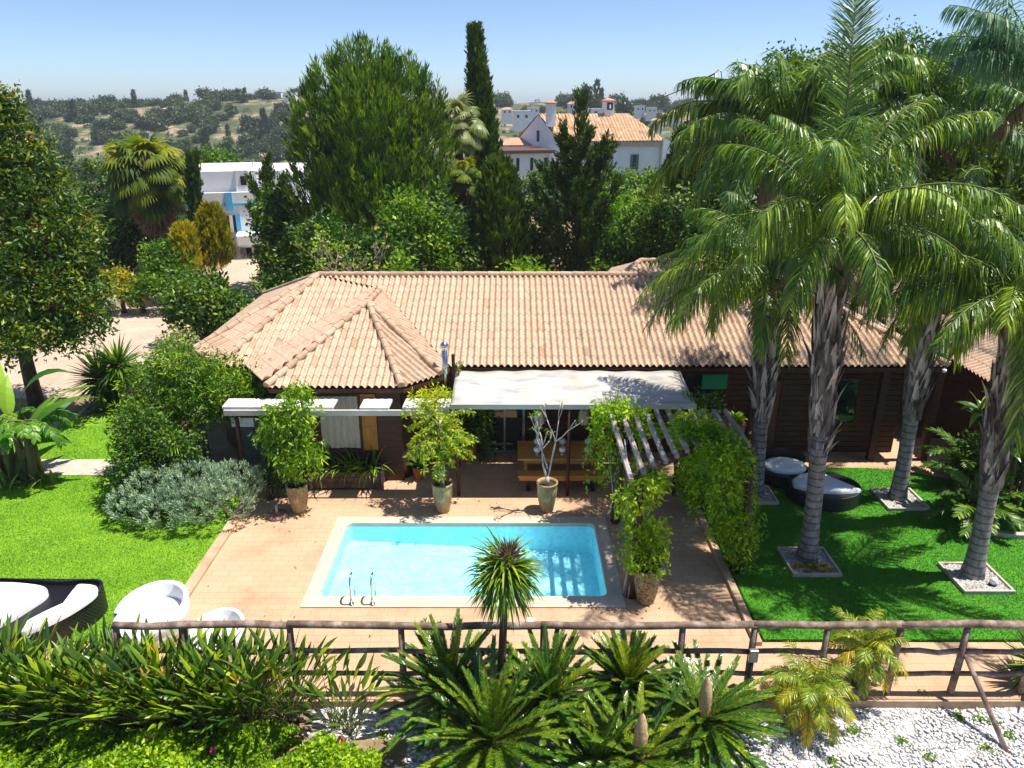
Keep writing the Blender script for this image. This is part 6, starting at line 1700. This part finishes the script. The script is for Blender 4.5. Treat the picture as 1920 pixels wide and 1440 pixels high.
vine('dense green vine column covering the right side of the pergola', cz, 'lf_vine', (4.62, 12.95), dens=140, vb=.42, hang=[((4.25, 12.95, 2.2), 26, 1.4), ((3.8, 13.7, 2.4), 12, .8), ((4.5, 12.9, 1.4), 14, .8), ((4.0, 14.2, 2.4), 10, .9)], zb=-.15)
b = [blob(1285, 790, 50, 32, 16.6, .8), blob(1330, 780, 26, 40, 16.7, .8), blob(1250, 780, 30, 26, 16.5, .8), blob(1300, 755, 24, 16, 16.5, .8)]
bush('garden_shrub', 'dark green shrub growing at the right end of the canopy', 'shrub', (b[0][0][0], 16.7), b, 'lf_dark', 80, 20, .1, .12, .06, vb=.5)
bush('garden_shrub', 'tiny green sprig beside the flue pipe on the roof edge', 'shrub', (-1.42, 17.62), [((-1.35, 17.6, 2.78), (.1, .1, .16))], 'lf_dark', 300, 12, .03, .06, .03, stems=3, vb=.5)

# ------------------------------------------------------------------ right edge planting
x, y = gp(1800, 960)
def cycadish(o, c, n, L, leaf, leafL, w, nl, el0=1.2, el1=-.15, bend=.9, vb=.45, cone=None, plum=.15, drp=.25, fwd=.75, vtop=0.0, name='crown'):
    lf, sm = MB(), MB()
    for i in range(n):
        h = (i + .5) / n; el = el0 + (el1 - el0) * h ** .85 + RNG.normal() * .08
        frond(lf, sm, c, i * 2.39996 + RNG.normal() * .12, el, L * RNG.uniform(.82, 1.1), bend * RNG.uniform(.7, 1.25), leafL, nl, drp, w, vb + .12 * RNG.normal() + (vtop if h < .3 else 0) + (.22 if h > .8 and RNG.uniform() < .5 else 0), fwd=fwd, plum=plum, start=.14, r0=.014)
    sm.build('rachis', M['stem_palm'], o); lf.build(name, M[leaf], o)
for i, (px, py, L, lab) in enumerate(((1802, 905, 1.3, 'arching palm like shrub in the shade behind the rightmost trunk'), (1822, 985, 1.1, 'lower arching palm shrub in the shade left of the rightmost trunk'))):
    x, y = gp(px, py); o = thing('shade_palm', lab, 'palm shrub', (x, y, 0)); mb = MB(); tube(mb, [(x, y, -.05), (x, y, .45)], [.09, .07], 8, jit=.05); mb.build('trunk', M['bark_brown'], o)
    cycadish(o, np.array((x, y, .45)), 22, L, 'lf_palm', .26, .03, 40, 1.25, .1, 1.2, .42)
x, y = gp(1880, 975)
o = thing('strelitzia_tree', 'dark clump of slender stems and leaves at the right edge', 'plant', (x + .2, y + .3, 0)); mb = MB(); lf = MB()
for i in range(9):
    xx, yy = x + .2 + RNG.uniform(-.5, .6), y + .3 + RNG.uniform(-.25, .3); tp = np.array((xx + RNG.normal() * .3, yy + RNG.normal() * .15, RNG.uniform(1.6, 2.8))); tube(mb, [(xx, yy, -.05), ((xx + tp[0]) / 2, yy, tp[2] * .5), tp], [.06, .05, .03], 7, jit=.05)
    d = rdir(16, -.1); straps(lf, np.repeat(tp[None], 16, 0), d + np.array((0, 0, .5)), RNG.uniform(.5, .95, 16), .16, 1.0, 5, [.3, .9, 1, .8, .5, .05], np.clip(RNG.normal(.4, .25, 16), 0, 1), fold=.25)
mb.build('stem', M['bark_brown'], o, smooth=True); lf.build('leaf_blades', M['lf_strel'], o)
b = [blob(1890, 800, 50, 80, 16.5, .6), blob(1900, 900, 40, 60, 15.5, .6)]
bush('garden_shrub', 'dark leafy shrub with yellow flecks beyond the rightmost trunk', 'shrub', (b[0][0][0], 16.3), b, 'lf_jaca', 60, 18, .12, .14, .06, vb=.5)
b = [blob(1850, 640, 60, 60, 25), blob(1900, 560, 60, 80, 25), blob(1800, 590, 50, 60, 26)]
tree('broadleaf_tree', 'dark tree behind the side wing at the right edge', 'tree', (b[0][0][0], 25), 1.5, .15, b, 'lf_dark', 24, 20, .2, .2, .11, vb=.4)
b = [blob(1880, 850, 50, 70, 16.2, .5), blob(1830, 860, 36, 60, 16.4, .5)]
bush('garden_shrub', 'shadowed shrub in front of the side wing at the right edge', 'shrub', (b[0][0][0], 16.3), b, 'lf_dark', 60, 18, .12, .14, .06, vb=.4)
P = np.concatenate([np.stack([RNG.uniform(-6.2, 4.2, 150), np.concatenate([RNG.uniform(15.1, 17, 90), RNG.uniform(10.85, 15, 60)]), np.full(150, .012)], 1), np.stack([RNG.uniform(2.3, 4.2, 60), RNG.uniform(11, 16, 60), np.full(60, .012)], 1), np.stack([RNG.uniform(4.6, 12, 70), RNG.uniform(11, 16, 70), np.full(70, .05)], 1)])
ok = ~((P[:, 0] > CX0) & (P[:, 0] < CX1) & (P[:, 1] > CY0) & (P[:, 1] < CY1)); P = P[ok]; k = len(P); d = rdir(k); d[:, 2] *= .12
leaves(mb := MB(), P, d, RNG.uniform(.04, .09, k), .03, RNG.uniform(0, 1, k), np.tile((0, 0, 1.0), (k, 1)) + .1 * RNG.normal(size=(k, 3)))
struct(mb.build('fallen_leaves', M['lf_dead']), 'stuff', 'dry fallen leaves on the terrace and the palm lawn')
# succulents in the stone square
x, y = PALM_BASE[1]
for i in range(9):
    xx, yy = x - .32 + .08 * i + RNG.normal() * .02, y - .34 + RNG.uniform(-.18, .1); mb = MB(); d = rdir(26, .05); straps(mb, np.array((xx, yy, .07)) + d * .015, d, .085, .035, -.3, 3, [.7, 1, .8, .1], RNG.uniform(.35, 1, 26), fold=.3)
    tag(mb.build('succulent', M['lf_gold'], loc=(xx, yy, .07)), 'small yellow green succulent in the stone square of the second palm', 'succulent', 'succulents in the stone square')

# ------------------------------------------------------------------ foreground planting
DRX, DRY = at(938, 1215, 9.15)[0], 9.15
o = thing('dracaena', 'single stemmed dracaena with a mop head and dry flower tuft in front of the pool', 'tree', (DRX, DRY, H(DRX, DRY)))
hc = np.array(at(946, 1072, 9.15)); zb = H(DRX, DRY)
mb = MB(); tube(mb, [(DRX, DRY, zb - .1), (DRX + .02, DRY, 1.0), (DRX + .05, DRY, 1.7), hc], [.085, .065, .06, .07], 10, jit=.05); mb.build('trunk', M['bark_brown'], o, smooth=True)
mb = MB(); n = 520; d = rdir(n, -.62); straps(mb, hc + d * .05 + np.stack([0 * d[:, 0], 0 * d[:, 0], RNG.uniform(-.25, .12, n)], 1), d + np.array((0, 0, .3)), RNG.uniform(.5, .72, n), .034, RNG.uniform(.9, 2.1, n), 6, [.8, 1, .95, .85, .7, .45, .04], np.clip(.46 + .2 * d[:, 2] + .18 * RNG.normal(size=n), 0, 1), fold=.3); mb.build('sword_leaves', M['lf_strel'], o)
mb = MB(); n = 260; d = rdir(n, -.1); fc = hc + np.array((.07, -.1, .34)); leaves(mb, fc + d * RNG.uniform(.02, .2, n)[:, None] * np.array((1, .8, 1)), d + np.array((0, 0, .3)), .14, .018, RNG.uniform(0, .8, n)); mb.build('dry_flower', M['lf_dead'], o)
def cycad(px, py, z, L, n, lab, cone=None, vtop=0.0, el1=-.2, vb=.42):
    x, y, _ = at(px, py, 1) if False else (*gp(px, py, z), 0); zg = H(x, y)
    o = thing('cycad', lab, 'cycad', (x, y, zg), 'cycads in the foreground bed')
    mb = MB(); tube(mb, [(x, y, zg - .05), (x, y, z - .02)], [.2, .17], 12, jit=.08); mb.build('trunk', M['bark_brown'], o)
    cycadish(o, np.array((x, y, z)), int(n * 1.6), L, 'lf_cycad', .105, .013, 92, 1.5 if not cone else 1.0, el1, .45, vb, plum=.07, drp=.03, fwd=1.0, vtop=vtop)
    # 'lf_cycad', .135, .017, 80, 1.38, el1, .5, vb + .06, plum=.07, drp=.06, fwd=.85, vtop=vtop)
    if cone:
        mb = MB(); h_, r = cone; m_ = 16; nn = 14
        prof = [(r * (.75 + .25 * math.sin(math.pi * min(1, t * 1.2))) * math.sqrt(max(0.02, 1 - max(0, t - .55) ** 2 / .2025)), t * h_) for t in np.linspace(0, 1, m_)]
        lathe(mb, prof, (x, y, z + .08), nn, jit=.05); mb.build('cone', M['cone'], o, smooth=True)
cycad(922, 1392, .30, 1.40, 58, 'largest cycad spreading its fronds at the bottom middle of the bed')
cycad(845, 1300, .42, 1.20, 44, 'cycad behind and left of the largest one, under the fence')
cycad(1030, 1312, .40, 1.10, 40, 'cycad behind and right of the largest one, right of the dracaena stem')
cycad(1176, 1290, .38, .95, 46, 'upright cycad with yellow new fronds below the fence', vtop=.2, el1=.05)
cycad(1198, 1425, .18, 1.15, 46, 'cycad with a tall pale cone at the bottom right of the middle', cone=(.78, .10))
cycad(1318, 1350, .30, 1.15, 50, 'cycad with a pinkish cone beside the small date palms', cone=(.74, .095))
cycad(1120, 1440, .05, 1.0, 30, 'low cycad at the bottom edge between the two larger ones')
def datepalm(px, py, z, L, n, lab):
    x, y = gp(px, py, z); zg = H(x, y); o = thing('date_palm', lab, 'palm tree', (x, y, zg), 'small date palms in the foreground bed')
    mb = MB(); tube(mb, [(x, y, zg - .05), (x + .03, y, (z + zg) / 2), (x, y, z)], [.10, .085, .075], 10, jit=.1); mb.build('trunk', M['bark_brown'], o)
    lf, sm = MB(), MB()
    for i in range(n):
        h = (i + .5) / n; el = 1.3 - 1.7 * h + .08 * RNG.normal()
        frond(lf, sm, (x, y, z), i * 2.39996, el, L * RNG.uniform(.85, 1.1), 1.5, .20, 44, .8, .014, .38 + .3 * h + .1 * RNG.normal(), fwd=.7, plum=.3, r0=.012)
    sm.build('rachis', M['stem_palm'], o); lf.build('crown', M['lf_date'], o)
datepalm(1518, 1295, .42, .82, 34, 'bushy small date palm with yellowed lower fronds on the white pebbles')
datepalm(1622, 1212, .80, .72, 30, 'taller small date palm with orange lower fronds in front of the fence')
x, y = gp(1945, 1262, .2)
sword('yucca', 'dark spiky plant poking in at the right edge in front of the fence', (x, y), 110, .62, .05, 'lf_dark', .35, .08, .2, .5, -.5)
# strelitzia bed
SB = []
k = 0
spots = [(-8.6, 9.1), (-8.2, 8.75), (-7.9, 9.2), (-7.5, 8.85), (-7.1, 9.15), (-6.8, 8.75), (-6.4, 9.1), (-6.0, 8.8), (-5.7, 9.2), (-5.3, 8.85), (-5.0, 9.15), (-4.6, 8.75), (-4.3, 9.15), (-4.0, 8.85), (-3.5, 9.15), (-7.3, 9.0), (-6.2, 9.25), (-5.2, 8.65), (-4.35, 8.6), (-8.3, 9.3), (-2.75, 9.05), (-2.5, 8.75)]
where = ['at the far left end of the bed', 'below the black swirl lounger', 'under the larger tub chair', 'in front of the smaller tub chair', 'in the middle of the bed', 'left of the bare earth patch']
for (x, y) in spots:
    y = max(y, 8.93)
    hh_ = 1.0 if x < -3 else .75
    o = paddle_plant('strelitzia', 'strelitzia clump with stiff pointed leaves in the dense bed along the fence' if x < -3 else ('strelitzia standing apart on the white pebbles at the right end of the bed' if x < -2.6 else 'small strelitzia at the pebble edge nearest the cycads'), 'plant', (x, y), 84 if x < -3 else 26, hh_ * 1.2, .40, .078, 'lf_strel', 'strelitzias along the fence' if x < -3 else None, spread=.7, droop=.8, fold=.35, stemr=.008, vb=.42, bl_droop=.6)
mb = MB()
for (x, y) in spots[:20]:
    P = np.array((x, y, H(x, y) + .05)) + RNG.normal(size=(14, 3)) * np.array((.3, .25, .02)); 
    straps(mb, P, rdir(14, -.1) + np.array((0, -.5, .3)), .6, .09, 1.6, 4, [.5, 1, .8, .5, .05], RNG.uniform(0, 1, 14), fold=.2)
struct(mb.build('leaf_litter', M['lf_dead']), 'stuff', 'dry brown dead leaves under the strelitzia bed')
mb = MB(); P = np.stack([RNG.uniform(-7, -3, 16), RNG.uniform(8.6, 9.2, 16), RNG.uniform(.6, 1.2, 16)], 1)
for p in P[:10]:
    straps(mb, np.repeat(p[None], 5, 0), rdir(5, .2) + np.array((0, 0, .4)), .16, .035, .1, 2, [.4, 1, .05], RNG.uniform(.3, 1, 5))
struct(mb.build('bird_of_paradise_flowers', M['seed']), 'stuff', 'few orange strelitzia flowers among the leaves')
# ground cover
n = 80000
X = RNG.uniform(-8.4, -1.9, n); Y = RNG.uniform(7.4, 8.8, n)
dn = np.sin(X * 2.3 + 1) * np.cos(Y * 3.1) + .8 * np.sin(X * 5.1) * np.sin(Y * 4.3)
ok = (Y < 8.74 + .14 * dn) & ((X < -3.2 + .3 * dn) | ((Y < 8.25 + .12 * dn) & (X < -1.9)))
X, Y, dn = X[ok], Y[ok], dn[ok]; n = len(X)
Z = hgt(X, Y) + RNG.uniform(.05, .42, n) * (1 + .3 * dn) * np.clip(1.25 - .5 * (Y - 8), .4, 1.3)
mb = MB(); leaves(mb, np.stack([X, Y, Z], 1), rdir(n, -.2), .07 * RNG.uniform(.7, 1.3, n), .045, np.clip(.46 + .16 * dn + .18 * RNG.normal(size=n), 0, 1))
struct(mb.build('ground_cover', M['lf_cover']), 'stuff', 'bright green flowering ground cover below the strelitzia bed')
i = RNG.choice(n, 60); P = np.stack([X, Y, Z + .05], 1)[i]; P = np.concatenate([P[P[:, 0] > -6], P[P[:, 0] > -4.6]]); q = len(P); P = np.repeat(P, 14, 0) + RNG.normal(size=(q * 14, 3)) * .02
mb = MB(); leaves(mb, P, rdir(len(P), 0), .04, .03, np.repeat(RNG.uniform(0, 1, q), 14)); struct(mb.build('lantana_flowers', M['petal_pink']), 'stuff', 'tiny pink and orange flowers in the ground cover')
# weeds on the pebbles
wd = [(1835, 1340), (1600, 1372), (1690, 1390), (1740, 1420), (1850, 1405), (1560, 1430), (1890, 1380), (1730, 1305), (1800, 1338), (1865, 1345), (720, 1380), (700, 1400), (1410, 1440)]
for px, py in wd:
    x, y = gp(px, py, -.5); z = H(x, y); x, y = gp(px, py, z); z = H(x, y); mb = MB(); r = RNG.uniform(.03, .06); m_ = 80
    P = np.array((x, y, z + .02)) + RNG.normal(size=(m_, 3)) * np.array((r, r, .025)); leaves(mb, P, rdir(m_, 0), .06, .03, RNG.uniform(.2, .9, m_))
    tag(mb.build('weed_tuft', M['lf_mid'], loc=(x, y, z)), 'little green weed tuft growing through the white pebbles', 'weed', 'weeds in the white pebbles')

# ------------------------------------------------------------------ haze: one closed box of thin air round the whole scene
mb = MB(); box(mb, -6100, 6100, -3100, 6100, -480, 22)
hm = bpy.data.materials.new('thin_haze'); hm.use_nodes = True
hn = hm.node_tree; hn.nodes.clear()
hv = hn.nodes.new('ShaderNodeVolumePrincipled'); hv.inputs['Color'].default_value = (.80, .87, .95, 1); hv.inputs['Density'].default_value = .00035; hv.inputs['Anisotropy'].default_value = 0.2
ho = hn.nodes.new('ShaderNodeOutputMaterial'); hn.links.new(hv.outputs[0], ho.inputs['Volume'])
struct(mb.build('haze', hm), 'stuff', 'thin pale summer haze over the far hillside')
